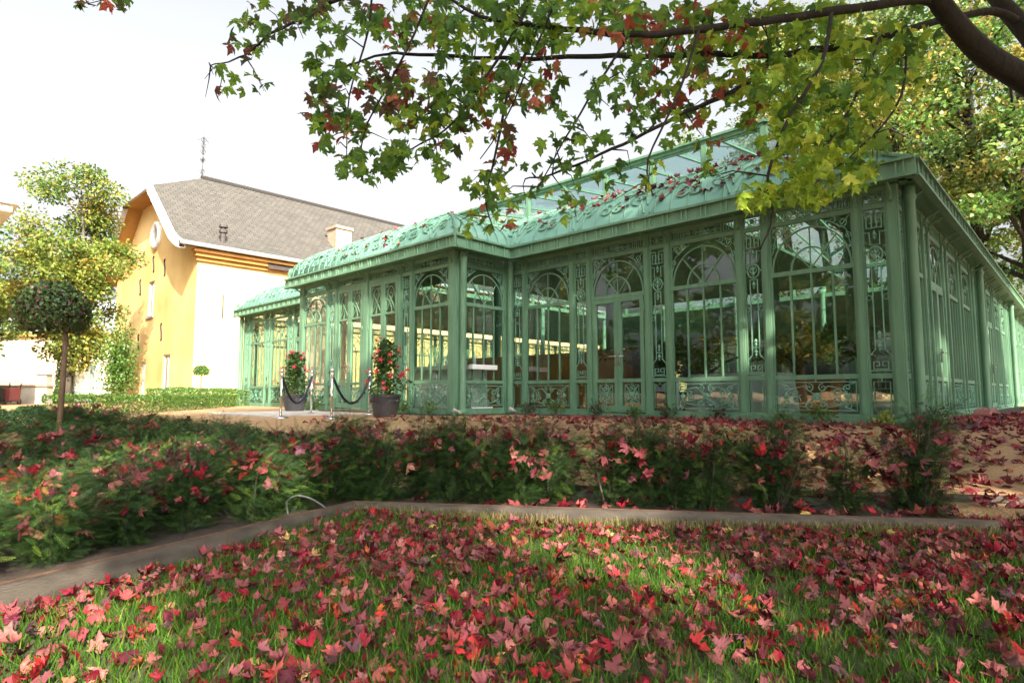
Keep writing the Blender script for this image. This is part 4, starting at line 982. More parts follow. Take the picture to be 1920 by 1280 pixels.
branch('J', [(1180, 65, 3.1), (1120, 160, 2.9), (1060, 260, 2.9), (1010, 350, 2.9)], .008, .003)
branch('K', [(1310, 60, 3.1), (1270, 180, 2.9), (1215, 300, 2.9), (1225, 370, 2.9)], .008, .003)
branch('L', [(700, -60, 3.2), (690, 60, 3.2), (655, 180, 3.2), (650, 300, 3.2)], .008, .003)
branch('M', [(820, -40, 3.0), (760, 100, 3.0), (690, 230, 3.05), (670, 320, 3.1)], .008, .003)
branch('N', [(1060, -40, 2.9), (1000, 100, 2.9), (950, 220, 2.95), (900, 300, 3.0)], .007, .003)
branch('O', [(330, -120, 3.5), (270, -60, 3.45), (215, -12, 3.4), (165, 8, 3.4)], .006, .002)
allbr = [p for k in BR for p in BR[k]]
LG = [(.16, .30, .05), (.13, .25, .055), (.21, .34, .045), (.095, .19, .05)]           # green
LY = [(.36, .47, .05), (.29, .42, .05), (.43, .48, .055), (.22, .36, .05)]               # yellow green
LR = [(.42, .10, .06), (.50, .16, .10), (.30, .06, .05), (.35, .22, .06)]                # turning red
LB = [(.16, .10, .05), (.10, .09, .045), (.20, .08, .06), (.08, .11, .035)]              # brownish
CL = [  # u, v, ru, rv, depth, n, palettes
 (640, 40, 80, 40, 3.3, 70, 'GGB'), (760, 40, 80, 50, 3.2, 150, 'GGGR'), (880, 40, 90, 55, 3.2, 190, 'GGYG'), (1010, 40, 90, 60, 3.1, 170, 'GGGY'), (1130, 30, 80, 45, 3.1, 110, 'GGRY'),
 (620, 130, 45, 55, 3.3, 85, 'GGG'), (610, 200, 40, 45, 3.3, 75, 'GGB'), (640, 250, 50, 45, 3.2, 90, 'GGR'), (690, 310, 65, 30, 3.2, 95, 'GGG'), (760, 285, 45, 30, 3.2, 50, 'GGG'),
 (720, 160, 55, 50, 3.2, 110, 'BBGR'), (780, 200, 60, 60, 3.2, 130, 'GBGY'), (850, 140, 60, 60, 3.2, 130, 'YGGG'), (840, 240, 50, 50, 3.15, 90, 'GGBY'), (910, 180, 50, 60, 3.1, 90, 'GYGR'),
 (835, 305, 35, 35, 3.1, 35, 'GG'), (935, 270, 30, 45, 3.1, 45, 'GRB'), (905, 350, 40, 35, 3.1, 45, 'GGY'), (930, 400, 45, 35, 3.1, 50, 'YGR'), (975, 340, 45, 45, 3.1, 45, 'GG'), (890, 420, 30, 25, 3.1, 22, 'YG'),
 (1000, 150, 60, 60, 3.1, 100, 'GGR'), (1050, 240, 45, 50, 3.0, 45, 'GG'), (1085, 310, 50, 40, 3.2, 55, 'GGG'), (1100, 250, 45, 40, 3.0, 30, 'GG'), (1060, 370, 35, 40, 3.2, 35, 'GGY'), (1130, 160, 40, 60, 3.0, 35, 'GG'),
 (1200, 60, 50, 60, 3.6, 100, 'RGR'), (1280, 60, 60, 60, 3.6, 130, 'RYG'), (1210, 170, 45, 60, 3.4, 70, 'RGG'), (1290, 180, 60, 60, 3.4, 90, 'GRY'), (1220, 240, 60, 45, 3.2, 75, 'GGG'), (1310, 250, 45, 35, 3.4, 40, 'GRY'),
 (1370, 120, 60, 70, 3.5, 110, 'YGR'), (1450, 50, 80, 50, 3.5, 120, 'YYG'), (1560, 60, 80, 60, 3.7, 130, 'YYG'), (1480, 170, 80, 70, 3.2, 150, 'YYG'), (1590, 170, 80, 70, 3.4, 140, 'YYG'), (1680, 110, 60, 70, 3.8, 80, 'YG'),
 (1400, 200, 50, 40, 3.2, 50, 'YGR'), (1500, 270, 80, 60, 3.1, 150, 'YYY'), (1600, 270, 70, 55, 3.3, 120, 'YYG'), (1430, 370, 50, 28, 2.95, 70, 'YYY'), (1530, 350, 55, 35, 3.1, 90, 'YYY'), (1330, 320, 22, 35, 3.1, 22, 'GY'), (1610, 330, 45, 25, 3.2, 40, 'YY'), (1360, 40, 60, 40, 3.5, 80, 'YGR'),
 (460, 75, 40, 40, 3.3, 32, 'GB'), (510, 35, 60, 35, 3.3, 40, 'GB'), (580, 15, 40, 25, 3.3, 30, 'GB'), (400, 135, 30, 15, 3.3, 5, 'G'), (460, 160, 45, 25, 3.3, 16, 'GG'), (395, 175, 20, 12, 3.3, 3, 'B'), (200, 5, 60, 14, 3.4, 14, 'GB'), (620, 70, 25, 25, 3.3, 10, 'GG'),
 (1155, 330, 30, 30, 3.1, 20, 'GG'), (1230, 340, 28, 35, 2.9, 18, 'GY'), (1180, 120, 40, 50, 3.0, 25, 'GG'), (1720, 60, 40, 50, 3.7, 30, 'YG')]
PAL = {'G': LG, 'Y': LY, 'R': LR, 'B': LB}
POS, COLS, SC = [], [], []
tw = MB()
for (u, v, ru, rv, d, n, pl) in CL:
    n = int(n * (.34 if v > 220 and 800 < u < 1400 else .55 if 1000 < u < 1400 and v > 140 else .62 if u < 1000 else .74))
    c0 = atd(u, v, d); near = min(allbr, key=lambda p: (p - c0).length); 
    for q in range(max(2, n // 22)):
        e = atd(u + rnd.gauss(0, ru * .55), v + rnd.gauss(0, rv * .55), d + rnd.uniform(-.2, .25)); st = min(allbr, key=lambda p: (p - e).length)
        mid = (st + e) / 2 + Vector((rnd.uniform(-.04, .04), rnd.uniform(-.05, .05), .03))
        tw.tube([st - TB, st.lerp(mid, .6) - TB, mid - TB, e - TB], [.0045, .004, .003, .0016], 4)
    for i in range(n):
        a = rnd.uniform(0, 2 * math.pi); q = math.sqrt(rnd.random())
        p = atd(u + ru * q * math.cos(a), v + rv * q * math.sin(a), d + rnd.gauss(0, .22)); POS.append(p - TB); SC.append(rnd.uniform(.042, .082) * (d / 3.2))
        k = pl[rnd.randrange(len(pl))]
        if k == 'R' and rnd.random() < .4: k = 'G'
        COLS.append(PAL[k][rnd.randrange(4)])
tw.obj('twigs', M['bark'], mp)['kind'] = 'stuff'
POS = np.array([tuple(p) for p in POS]); SC = np.array(SC); COLS = np.clip(np.array(COLS) * (1 + rng.normal(0, .15, (len(SC), 1))), .01, .9)
N = len(POS); nrm = unit(rng.normal(size=(N, 3)) * .75 + np.array([0, -.35, .55])); yv = unit(rng.normal(size=(N, 3)) * .6 + np.array([0, 0, -1.]))
ROT = frames(N, nrm, yv)
big = np.argsort(-SC)[:300]; rest = np.setdiff1d(np.arange(N), big)
parts_ = [maple((.5, .9, .2, 1.1)[k], (.3, -.2, .5, .1)[k], (.4, -.5, .2, .7)[k], k) for k in range(4)]
for k in range(4):
    idx = rest[k::4]
    me = scatter('crown', *parts_[k], POS[idx], ROT[idx], SC[idx], COLS[idx], M['leaf']); o = link(bpy.data.objects.new('crown', me), mp); o['kind'] = 'stuff'
lv = []
for k in range(16):
    tv, tf = parts_[k % 4]; c = COLS[big[k * 7]]
    lv.append(np_mesh('leaf', tv, tf, M['leaf'], np.tile(c, (len(tv), 1))))
for j, i in enumerate(big):
    d_ = [np.abs(COLS[big[k * 7]] - COLS[i]).sum() for k in range(16)]
    o = bpy.data.objects.new('leaf', lv[int(np.argmin(d_))]); mw = Matrix(ROT[i].tolist()).to_4x4() @ Matrix.Scale(float(SC[i]), 4); mw.translation = Vector(POS[i]); o.matrix_local = mw; link(o, mp)
# upper crown of the maple, above and behind the camera
n = 0; P = []
while len(P) < 200:
    p = Vector((rnd.gauss(3.2, 2.9), rnd.gauss(-2.2, 2.8), rnd.gauss(6.2, 1.6)))
    if p.z < 3.2 or not unseen(p.x, p.y, p.z) or not unseen(p.x - .6, p.y + .6, p.z - .9) or not unseen(p.x + .6, p.y + .6, p.z - .9): continue
    P.append(p)
for i in range(12):
    e = P[i]; s_ = big1[-1] if i % 2 else big2[-1]
    limb([s_, s_.lerp(e, .5) + Vector((0, 0, .3)), e], [.05, .035, .012], 'limb', n=6)
c = np.repeat(np.array([tuple(p - TB) for p in P]), 115, axis=0); N = len(c); off = rng.normal(size=(N, 3)) * np.array([.42, .42, .26]); pos = c + off
ok = np.array([unseen(q[0] + TB.x, q[1] + TB.y, q[2] + TB.z) for q in pos]); pos = pos[ok]; pos = pos[no_gap(pos + np.array(TB), .15)]; N = len(pos)
me = scatter('crown', *QUAD, pos, frames(N, unit(rng.normal(size=(N, 3)) + np.array([0, 0, .9])), rvec(N)), rng.uniform(.13, .22, N), palette(N, LG + LY), M['leaf']); o = link(bpy.data.objects.new('crown', me), mp); o['kind'] = 'stuff'
# ---------------------------------------------------------------- yew row
def spray(n=8):
    V = []; F = []
    def nd(px_, py_, ang, ln, w):
        ca, sa = math.cos(ang), math.sin(ang); b = len(V)
        V.extend([(px_ - sa * w, py_ + ca * w, 0), (px_ + ca * ln * .6 - sa * w, py_ + sa * ln * .6 + ca * w, .02), (px_ + ca * ln, py_ + sa * ln, .0), (px_ + ca * ln * .6 + sa * w, py_ + sa * ln * .6 - ca * w, .02)]); F.append((b, b + 1, b + 2, b + 3))
    for i in range(n):
        y = .08 + .85 * i / n; ln = .24 * (1 - .5 * (i / n) ** 2)
        nd(0, y, R(42), ln, .012); nd(0, y, R(138), ln, .012)
    nd(0, .9, R(90), .16, .02)
    b = len(V); V.extend([(-.012, 0, 0), (.012, 0, 0), (.006, .95, 0), (-.006, .95, 0)]); F.append((b, b + 1, b + 2, b + 3))
    return np.array(V), np.array(F)
SPR = spray()
YC = [(.022, .050, .015), (.030, .066, .017), (.015, .036, .012), (.046, .092, .02)]; YL = [(.11, .19, .03), (.16, .24, .035), (.08, .15, .03)]
def yew_mesh(h, r, n, seed, light=.06, sparse=1.):
    g_ = np.random.default_rng(seed); pos = []; dirs = []; sm = MB(); ns = 9
    for k in range(ns):
        a = g_.uniform(0, 6.28); rr = r * g_.uniform(.25, 1.0); tip = np.array([rr * math.cos(a), rr * math.sin(a), h * g_.uniform(.68, 1.08) * (1 - .12 * (rr / r) ** 2)])
        if k == 0: tip = np.array([.02, .01, h * 1.05])
        pts = [np.array([.03 * math.cos(a), .03 * math.sin(a), -.04]), np.array([tip[0] * .55, tip[1] * .55, tip[2] * .4]), tip]
        sm.tube([tuple(pts[0]), tuple(pts[1]), tuple(tip)], [.010, .007, .002], 5)
        m_ = n // ns; t = g_.random(m_) ** .8 * .92 + .08
        p = ((1 - t)[:, None] ** 2) * pts[0] + (2 * t * (1 - t))[:, None] * pts[1] + (t ** 2)[:, None] * tip
        p += g_.normal(size=(m_, 3)) * np.array([.062, .062, .035]) * sparse; out = p * np.array([1, 1, 0]); d = unit(out * 1.6 + g_.normal(size=(m_, 3)) * .09 + np.array([0, 0, .11])); pos.append(p); dirs.append(d)
    pos = np.concatenate(pos); dirs = np.concatenate(dirs); N = len(pos); pos[:, 2] = np.maximum(pos[:, 2], .0)
    c = np.array(YC)[g_.choice(4, N)] * (1 + g_.normal(0, .2, (N, 1))); lm = g_.random(N) < light; c[lm] = np.array(YL)[g_.choice(3, lm.sum())]
    nr = unit(g_.normal(size=(N, 3)) * .6 + np.array([0, 0, 1.]))
    return scatter('foliage', *SPR, pos, frames(N, nr, dirs), g_.uniform(.07, .135, N), np.clip(c, .006, .5), M['yew']), sm.mesh('stems', M['bark2'])
YV = [yew_mesh(.57, .27, 2400, 1, .07), yew_mesh(.53, .30, 2400, 2, .10), yew_mesh(.60, .25, 2200, 3, .06), yew_mesh(.51, .27, 2400, 4, .16), yew_mesh(.58, .25, 1400, 5, .05, 1.1), yew_mesh(.40, .20, 1300, 6, .05)]
shr = []
def yew(pos, v, s, label, group=None, rz=None, wd=1.0):
    z = max(gz(pos.x, pos.y), -.365); t = empty('yew_shrub', (pos.x, pos.y, z), label, 'shrub', group, rotz=rnd.uniform(0, 6.28) if rz is None else rz); t.scale = (s * wd, s * wd, s)
    inst(('foliage', YV[v][0], []), t)['kind'] = 'stuff'; inst(('stems', YV[v][1], []), t); shr.append((Vector((pos.x, pos.y, z)), s, v)); return t
def onB(u, e):      # point on the bed seen at column u, e metres behind the edging
    o_ = K + nB * e; r = ray(u, 900); dx, dy = r[0], r[1]
    den = dx * dB.y - dy * dB.x; t = (o_.x * dB.y - o_.y * dB.x) / den; return Vector((dx * t, dy * t, 0))
for u, v, s, e in ((640, 0, 1, .42), (715, 1, 1, .38), (790, 2, .95, .45), (850, 0, 1, .40), (915, 1, .98, .46), (975, 2, .95, .40), (1030, 0, .95, .45)): yew(onB(u, e), v, s, 'yew shrub in the closed row behind the long steel edging', 'yews in the closed row', wd=.95)
for u, v, s, e in ((1140, 4, .9, .46), (1195, 2, .95, .42), (1265, 0, .92, .45), (1325, 1, .95, .42)): yew(onB(u, e), v, s, 'yew shrub in the clump between the gaps of the row', 'yews in the middle clump', wd=.82)
yew(onB(1455, .42), 4, 1.02, 'broad open yew shrub topped with red leaves beside the small yew', wd=.88); yew(onB(1440, .5), 1, .9, 'low yew shrub at the foot of the broad open yew', wd=.6)
yew(onB(1590, .46), 5, .95, 'smallest yew shrub in the row', wd=.7); yew(onB(1722, .42), 4, 1.12, 'last loose-branched yew shrub at the end of the steel edging', wd=.82); yew(onB(1700, .5), 5, .9, 'low yew shrub at the base of the last loose yew', wd=.7)
for row, off in enumerate((.36, .80, 1.28, 1.8, 2.35)):
    k = 0; x = -.15 - .15 * row
    while x < (L0 - K).length * .93:
        p = K + dL * x + nL * (off + rnd.uniform(-.06, .06))
        yew(p, (0, 1, 3, 2)[(k + row) % 4], rnd.uniform(.9, 1.04) * (1.0 - .13 * min(x, 2.6)) * (.86 if row < 2 else .78), ['yew shrub in the hedge row directly against the left steel edging', 'yew shrub in the second row of the hedge beside the left edging', 'yew shrub in the third row of the hedge beside the left edging', 'small yew shrub in the fourth row of the left hedge', 'small yew shrub in the outermost row of the left hedge'][row], 'yews in row %d of the left hedge' % (row + 1)); x += .36; k += 1
for k in range(9): yew(K + nB * (.55 + .1 * (k % 2)) - dB * (.25 + .42 * k), k % 4, max(.58, .9 - .1 * k), 'yew shrub in the back row of the left hedge', 'yews behind the left hedge')
for k in range(12):
    p = atd(110 + k * 34, 806, 6.6); yew(p, (1, 3)[k % 2], .52, 'low yew shrub in the row along the gravel behind the hedge', 'low yews along the gravel')
# ---------------------------------------------------------------- small plants at the foot of the glass
sv, sf = QUAD
for i, (s, off, sz, kind) in enumerate(((.2, .16, .16, 'y'), (.95, .2, .24, 'g'), (2.4, .17, .2, 'd'), (3.3, .15, .22, 'd'), (3.9, .2, .2, 'g'), (4.7, .18, .26, 'd'), (5.6, .2, .28, 'g'), (6.3, .17, .26, 'd'), (1.5, .15, .14, 'g'), (-.35, .1, .24, 'd'))):
    p = C + d1 * s - d2 * off
    cl = {'y': [(.32, .36, .04), (.25, .30, .04)], 'g': [(.10, .17, .03), (.07, .13, .03)], 'd': [(.04, .075, .025), (.06, .05, .03)]}[kind]
    clip_shrub('border_plant', {'y': 'small yellow-green plant at the foot of the conservatory', 'g': 'small green border plant at the conservatory wall', 'd': 'small dark border plant at the conservatory wall'}[kind], (p.x, p.y, gz(p.x, p.y)), cloud((0, 0, sz * .5), (sz * .6, sz * .6, sz * .5)), 160, .05, cl, 'border plants along the glass', 'plant')
for i, s in enumerate((.5, 1.35, 4.9, 5.5)):
    p = P1 + d1 * s - d2 * .2; clip_shrub('border_plant', 'small leafy plant at the foot of the pavilion', (p.x, p.y, 0), cloud((0, 0, .12), (.16, .16, .14)), 150, .05, BOXC, 'border plants along the pavilion', 'plant')
V = []; F = []
def strip(a, b, w0, w1, out):
    n = 40; bb = len(V)
    for i in range(n + 1):
        p = a.lerp(b, i / n)
        for w in (w0, (w0 + w1) / 2, w1): q = p + out * (w + .01 * math.sin(i * 1.3)); V.append((q.x, q.y, gz(q.x, q.y) + (.018 if w != w1 else .006)))
    for i in range(n):
        for k in range(2): F.append((bb + i * 3 + k, bb + i * 3 + 3 + k, bb + i * 3 + 4 + k, bb + i * 3 + 1 + k))
strip(C - d1 * .3, I1, .015, .42, -d2); strip(P1, P1 + d1 * 1.7, .015, .40, -d2); strip(I1 - d2 * .45, P1, .015, .4, -d1); strip(C - d2 * .3, C + d2 * 16, .015, .75, -d1)
o = link(bpy.data.objects.new('soil_border', np_mesh('soil_border', V, F, M['soil'], smooth=True))); tag(o, kind='structure')
# ground spotlights
for i, p in enumerate((P1 - d1 * .25 - d2 * .15, I1 - d1 * .3 - d2 * .22, C - d1 * .32 + d2 * .1)):
    t = empty('ground_spotlight', (p.x, p.y, gz(p.x, p.y)), ['white ground spotlight at the pavilion corner', 'white ground spotlight in the inner corner of the glass', 'white ground spotlight at the foot of the corner column'][i], 'spotlight', rotz=.7 * i)
    m = MB(); m.tube([(0, 0, 0), (0, 0, .06)], .012, 5); m.obj('spike', M['iron'], t)
    m = MB(); m.tube([(-.09, 0, .12), (.0, 0, .08), (.07, 0, .055)], [.036, .034, .024], 10); m.obj('head', M['slab'], t, smooth=True)
# red-brown hose bundle by the side wall
hp = Vector((7.95, 10.25, 0)); hz = gz(hp.x, hp.y); t = empty('hose_bundle', (hp.x, hp.y, hz), 'bundle of red-brown hose lying beside the glazed side', 'hose', rotz=ROT_S)
for k in range(7):
    m = MB(); o_ = (k - 3) * .045; m.tube([(-.55 + .05 * k, o_ - .05, .04), (-.25, o_, .06 + .04 * (k % 3)), (.1, o_ * .9, .09 + .04 * (k % 2)), (.42, o_ * .7, .11), (.58, o_ * .6, .07), (.66, o_ * .8, .035)], .034, 7); m.obj('hose_loop', M['hose_red'], t, smooth=True)
# grey hose arc in the hedge
p0, p1 = atd(540, 962, 4.0), atd(606, 948, 4.05); t = MB(); t.tube(smooth([Vector((p0.x, p0.y, -.37)), atd(538, 940, 4.0), atd(556, 929, 4.02), atd(585, 935, 4.05), Vector((p1.x + .05, p1.y, -.36))], 5), .0065, 6); o = t.obj('garden_hose', M['hose_grey'], smooth=True); tag(o, 'thin grey hose looping out of the hedge by the edging', 'hose')
# ---------------------------------------------------------------- pots, stanchions, slab, doormat
fl = MB()
for k in range(5):
    a = R(72 * k); ca, sa = math.cos(a), math.sin(a); q = R(72 * k + 30); q2 = R(72 * k - 30)
    fl.add([(0, 0, 0), (.25 * math.cos(q2), .25 * math.sin(q2), .35), (1.0 * ca, 1.0 * sa, .5), (.25 * math.cos(q), .25 * math.sin(q), .35)], [(0, 1, 2, 3)])
fl.tube([(0, 0, -.7), (0, 0, -.1), (0, 0, .3)], [.08, .12, .25], 5)
fme = []
for c in ((.62, .02, .03), (.50, .015, .035), (.72, .05, .08)): me = fl.mesh('flower', M['petal']); a = me.color_attributes.new('Col', 'FLOAT_COLOR', 'POINT'); a.data.foreach_set('color', list((*c, 1)) * len(me.vertices)); fme.append(me)
for i, (u, v, r, hp_) in enumerate(((722, 781, .27, 1.0), (552, 773, .26, .95))):
    p = atz(u, v, .0); z = 0
    t = empty('flower_pot', (p.x, p.y, z), ['dark glazed pot of red mandevilla before the double doors', 'dark pot of red mandevilla beside the rope stanchions'][i], 'flower pot', 'pots with red flowers')
    m = MB(); m.lathe([(r * .68, 0), (r * .74, .02), (r * .92, .22), (r * .98, .34), (r * 1.04, .345), (r * 1.05, .395), (r * .96, .40), (r * .93, .36), (r * .2, .355)], 28); pot = m.obj('pot', M['pot'], t, smooth=False)
    m = MB()
    for k in range(22): a = 2 * math.pi * k / 22; m.tube([(r * .955 * math.cos(a), r * .955 * math.sin(a), .26), (r * .985 * math.cos(a + .14), r * .985 * math.sin(a + .14), .30), (r * .97 * math.cos(a + .28), r * .97 * math.sin(a + .28), .26)], .008, 4)
    m.obj('relief_band', M['pot'], pot)
    n = 1250; zz = rng.random(n) ** .8; rad = (.30 * (1 - zz) ** .6 + .07) * (1 + .25 * np.sin(zz * 9)) * rng.uniform(.75, 1.3, n); a = rng.random(n) * 6.28; q = np.sqrt(rng.random(n)); pos = np.stack([rad * q * np.cos(a), rad * q * np.sin(a), .36 + hp_ * zz], 1)
    me = scatter('foliage', *QUAD, pos, frames(n, unit(np.stack([np.cos(a), np.sin(a), .6 + 0 * a], 1) + rng.normal(size=(n, 3)) * .5), unit(rng.normal(size=(n, 3)) + np.array([0, 0, -.5]))), rng.uniform(.045, .085, n), palette(n, [(.06, .12, .025), (.09, .17, .03), (.04, .08, .02)]), M['leaf']); o = link(bpy.data.objects.new('foliage', me), t); o['kind'] = 'stuff'
    for k in range(34):
        zz = rnd.random() ** .9; rd = (.30 * (1 - zz) ** .6 + .10) * rnd.uniform(.85, 1.35); a = rnd.uniform(0, 6.28); o = bpy.data.objects.new('flower', fme[k % 3]); o.location = (rd * math.cos(a), rd * math.sin(a), .38 + (hp_ + .04) * zz); s_ = rnd.uniform(.05, .085); o.scale = (s_, s_, s_)
        o.rotation_euler = Vector((math.cos(a), math.sin(a), rnd.uniform(-.2, .8))).to_track_quat('Z', 'Y').to_euler(); link(o, t)
sp_pts = []
for i, (u, v) in enumerate(((526, 784), (583, 777), (621, 785), (692, 777))):
    p = atz(u, v, .0); sp_pts.append(p); H_ = .77 + .05 * (i in (1, 3))
    t = empty('rope_stanchion', (p.x, p.y, 0), ['polished rope stanchion standing nearest the low box hedge', 'polished rope stanchion in front of the farther flower pot', 'polished rope stanchion on the corner of the stone slab', 'polished rope stanchion behind the nearer flower pot'][i], 'stanchion', 'polished rope stanchions')
    m = MB(); m.lathe([(.13, 0), (.13, .012), (.10, .028), (.03, .04), (.022, .05)], 20); m.obj('base', M['chrome'], t, smooth=True)
    m = MB(); m.lathe([(.02, .04), (.02, H_ - .07)], 12); m.obj('pole', M['chrome'], t, smooth=True)
    m = MB(); m.lathe([(.022, H_ - .07), (.032, H_ - .065), (.032, H_ - .03), (.016, H_ - .02), (.02, H_ - .005), (.034, H_ + .02), (.02, H_ + .05), (.004, H_ + .058)], 14); m.obj('knob', M['chrome'], t, smooth=True)
for k, (i, j) in enumerate(((0, 1), (2, 3))):
    a = sp_pts[i] + Vector((0, 0, .72)); b = sp_pts[j] + Vector((0, 0, .76)); pts = []
    for q in range(17): s_ = q / 16; pp = a.lerp(b, s_); pp.z -= .50 * (1 - (2 * s_ - 1) ** 2); pts.append(pp)
    m = MB(); m.tube(pts, .022, 8); o = m.obj('barrier_rope', M['rope'], smooth=True); tag(o, ['dark barrier rope sagging before the farther flower pot', 'dark barrier rope sagging beside the nearer flower pot'][k], 'rope', 'barrier ropes')
    for e, o_ in ((a, 1), (b, -1)): m = MB(); m.lathe([(.026, -.03), (.028, .03)], 10, e); m.obj('end_cap', M['chrome'], o)
sp0 = P1 + d1 * 1.9 - d2 * 2.3; sl_ = empty('stone_slab', (sp0.x, sp0.y, 0), 'pale stone landing slab before the pavilion doors', 'slab', rotz=ROT_F)
for k in range(4): B(k * .62 + .006, (k + 1) * .62 - .006, -1.25, .55, .002, .03 + .003 * (k % 2)).obj('slab', M['slab'], sl_)
dp = P1 + d1 * 2.1 - d2 * .75; t = B(0, 1.6, -.55, .0, 0, .022).obj('doormat', M['mat'], None, (dp.x, dp.y, .034), ROT_F); tag(t, 'brown coir doormat on the stone slab by the pavilion doors', 'doormat')
sp1 = P1 + d1 * 1.7 - d2 * 1.0; 
for k in range(3):
    for j in range(1): B(.1 + k * .85, .1 + (k + 1) * .85 - .012, -.98 + .02, .0, .002, .032 - .002 * k).obj('slab', M['slab'], sl_, (0, 2.2 - .9, 0)) if False else None
for k in range(4): B(k * .62 + .006, (k + 1) * .62 - .006, -2.25, -1.262, .002, .031 + .002 * (k % 2)).obj('slab', M['slab'], sl_)
# ---------------------------------------------------------------- inside the conservatory
def inside(s, t): p = C + d1 * s + d2 * t; return Vector((p.x, p.y, .03))
p = inside(LEN_M + .95, -.78); t = empty('marble_counter', p, 'white carved marble counter standing inside the pavilion', 'counter', rotz=ROT_F)
m = MB(); m.box(-.95, .95, -.28, .28, .0, .12); m.box(-.85, .85, -.22, .22, .12, .86); m.obj('body', M['marble'], t); B(-1.02, 1.02, -.34, .34, .86, .95).obj('top', M['marble'], t)
for s in (-1, 1): B(s * .8 - .1, s * .8 + .1, .22, .26, .12, .86).obj('pilaster', M['marble'], t)
m = MB(); m.box(-.45, .45, .221, .235, .2, .7); m.obj('carved_panel', M['linen'], t)
for k in range(6):
    q = p + d1 * (-.7 + .28 * k) + Vector((0, 0, .95)); m = MB(); m.lathe([(.04, 0), (.045, .1), (.02, .16), (.015, .24)], 10); o = m.obj('bottle', M['crystal'], None, q, smooth=True); tag(o, 'clear bottle standing on the marble counter', 'bottle', 'bottles on the marble counter')
p = inside(LEN_M + .25, .35); p.z = 0; t = empty('chandelier', (p.x, p.y, 1.78), 'crystal chandelier hanging inside the pavilion', 'chandelier')
m = MB(); m.tube([(0, 0, .5), (0, 0, 1.6)], .008, 4); m.obj('chain', M['brass'], t)
for k in range(8):
    a = R(45 * k); m = MB(); m.tube([(0, 0, .35), (.18 * math.cos(a), .18 * math.sin(a), .2), (.34 * math.cos(a), .34 * math.sin(a), .32)], .010, 4); ar = m.obj('arm', M['brass'], t)
    dmh = MB()
    for j in range(5): dmh.lathe([(.002, -.05), (.016, -.02), (.002, .02)], 5, ((.1 + .06 * j) * math.cos(a), (.1 + .06 * j) * math.sin(a), .17 - .015 * j))
    dmh.obj('crystal_drops', M['crystal'], ar)
p = inside(LEN_M + .6, 1.75); t = empty('wooden_bar', p, 'orange-brown panelled wooden bar behind the marble counter', 'bar', rotz=ROT_F)
M['oak'] = mat('orange_oak', (.46, .20, .045), (.36, .15, .035), .5, 3, stretch=(1, 1, .2))
B(-2.6, 2.6, -.25, .25, 0, 1.22).obj('body', M['oak'], t); B(-2.65, 2.65, -.3, .3, 1.22, 1.28).obj('top', M['oak'], t)
for k in range(6): B(-2.5 + k * .85, -1.75 + k * .85, .251, .275, .12, 1.1).obj('panel', M['oak'], t)
def palm(loc, h, n, label, planter):
    t = empty('potted_palm', loc, label, 'palm', 'palms inside the conservatory')
    if planter: m = MB(); m.lathe([(.34, 0), (.46, .55), (.50, .56), (.50, .64), (.44, .64), (.40, .58)], 4); m.obj('planter', M['terracotta'], t, rotz=ROT_F + R(45))
    else: m = MB(); m.lathe([(.22, 0), (.3, .4), (.32, .42), (.28, .42)], 16); m.obj('planter', M['pot'], t)
    for k in range(n):
        a = 2 * math.pi * k / n + rnd.uniform(-.2, .2); L_ = h * rnd.uniform(.42, .62); el = rnd.uniform(.8, 1.5); V = []; F = []
        P_ = [Vector((math.cos(a) * L_ * math.cos(el) * q * (1 + .5 * q), math.sin(a) * L_ * math.cos(el) * q * (1 + .5 * q), .5 + L_ * math.sin(el) * q * (1.15 - .5 * q * q))) for q in [i / 8 for i in range(9)]]
        mm = MB(); mm.tube(P_, .008, 4)
        for i in range(1, 9):
            dv = (P_[i] - P_[i - 1]).normalized(); sd = dv.cross(Vector((0, 0, 1))).normalized()
            for s in (-1, 1):
                for q in (0, .5):
                    b = P_[i].lerp(P_[i - 1], q); ln = .30 * (1 - .07 * i); e = b + (sd * s * .8 + dv * .6 - Vector((0, 0, .25))) * ln; w = dv * .022
                    mm.add([b - w, b + w, (b + e) / 2 + w * 1.3 + Vector((0, 0, .04)), e, (b + e) / 2 - w * 1.3 + Vector((0, 0, .04))], [(0, 1, 2, 3, 4)])
        mm.obj('frond', M['palm'], t)
M['palm'] = mat('palm_leaf', (.035, .085, .022), (.055, .12, .03), .4, 6)
palm(inside(1.55, 1.6), 2.1, 26, 'dark palm in terracotta planter behind the arched corner window', True)
palm(inside(1.9, 2.5), 2.3, 20, 'second dark palm behind the narrow corner panel', False)
palm(inside(4.5, 1.75), 2.3, 22, 'large palm behind the glazed double door', False); palm(inside(4.0, 2.2), 2.6, 18, 'tall palm farther in behind the glazed double door', False)
palm(inside(1.8, 2.6), 2.7, 20, 'tall palm between the iron columns', False)
for i, (s, tt) in enumerate(((2.3, 1.1), (3.1, 1.4), (6.2, 4.5), (9.5, 4.0), (11.2, 2.5))):
    p = inside(s, tt); t = empty('table', p, ['white draped table behind the middle arched window', 'white draped table next to the glazed door', 'white draped table deep inside the hall', 'white draped table behind the marble counter', 'white draped table behind the pavilion doors'][i], 'table', 'white draped tables')
    m = MB(); pr = [(.62, 0), (.60, .3), (.56, .66), (.55, .72), (.1, .725)]; m.lathe(pr, 20); m.v = [(x * (1 + .05 * math.sin(9 * math.atan2(y, x)) * (1 - z / .75)), y * (1 + .05 * math.sin(9 * math.atan2(y, x)) * (1 - z / .75)), z) for x, y, z in m.v]; m.obj('tablecloth', M['linen'], t)
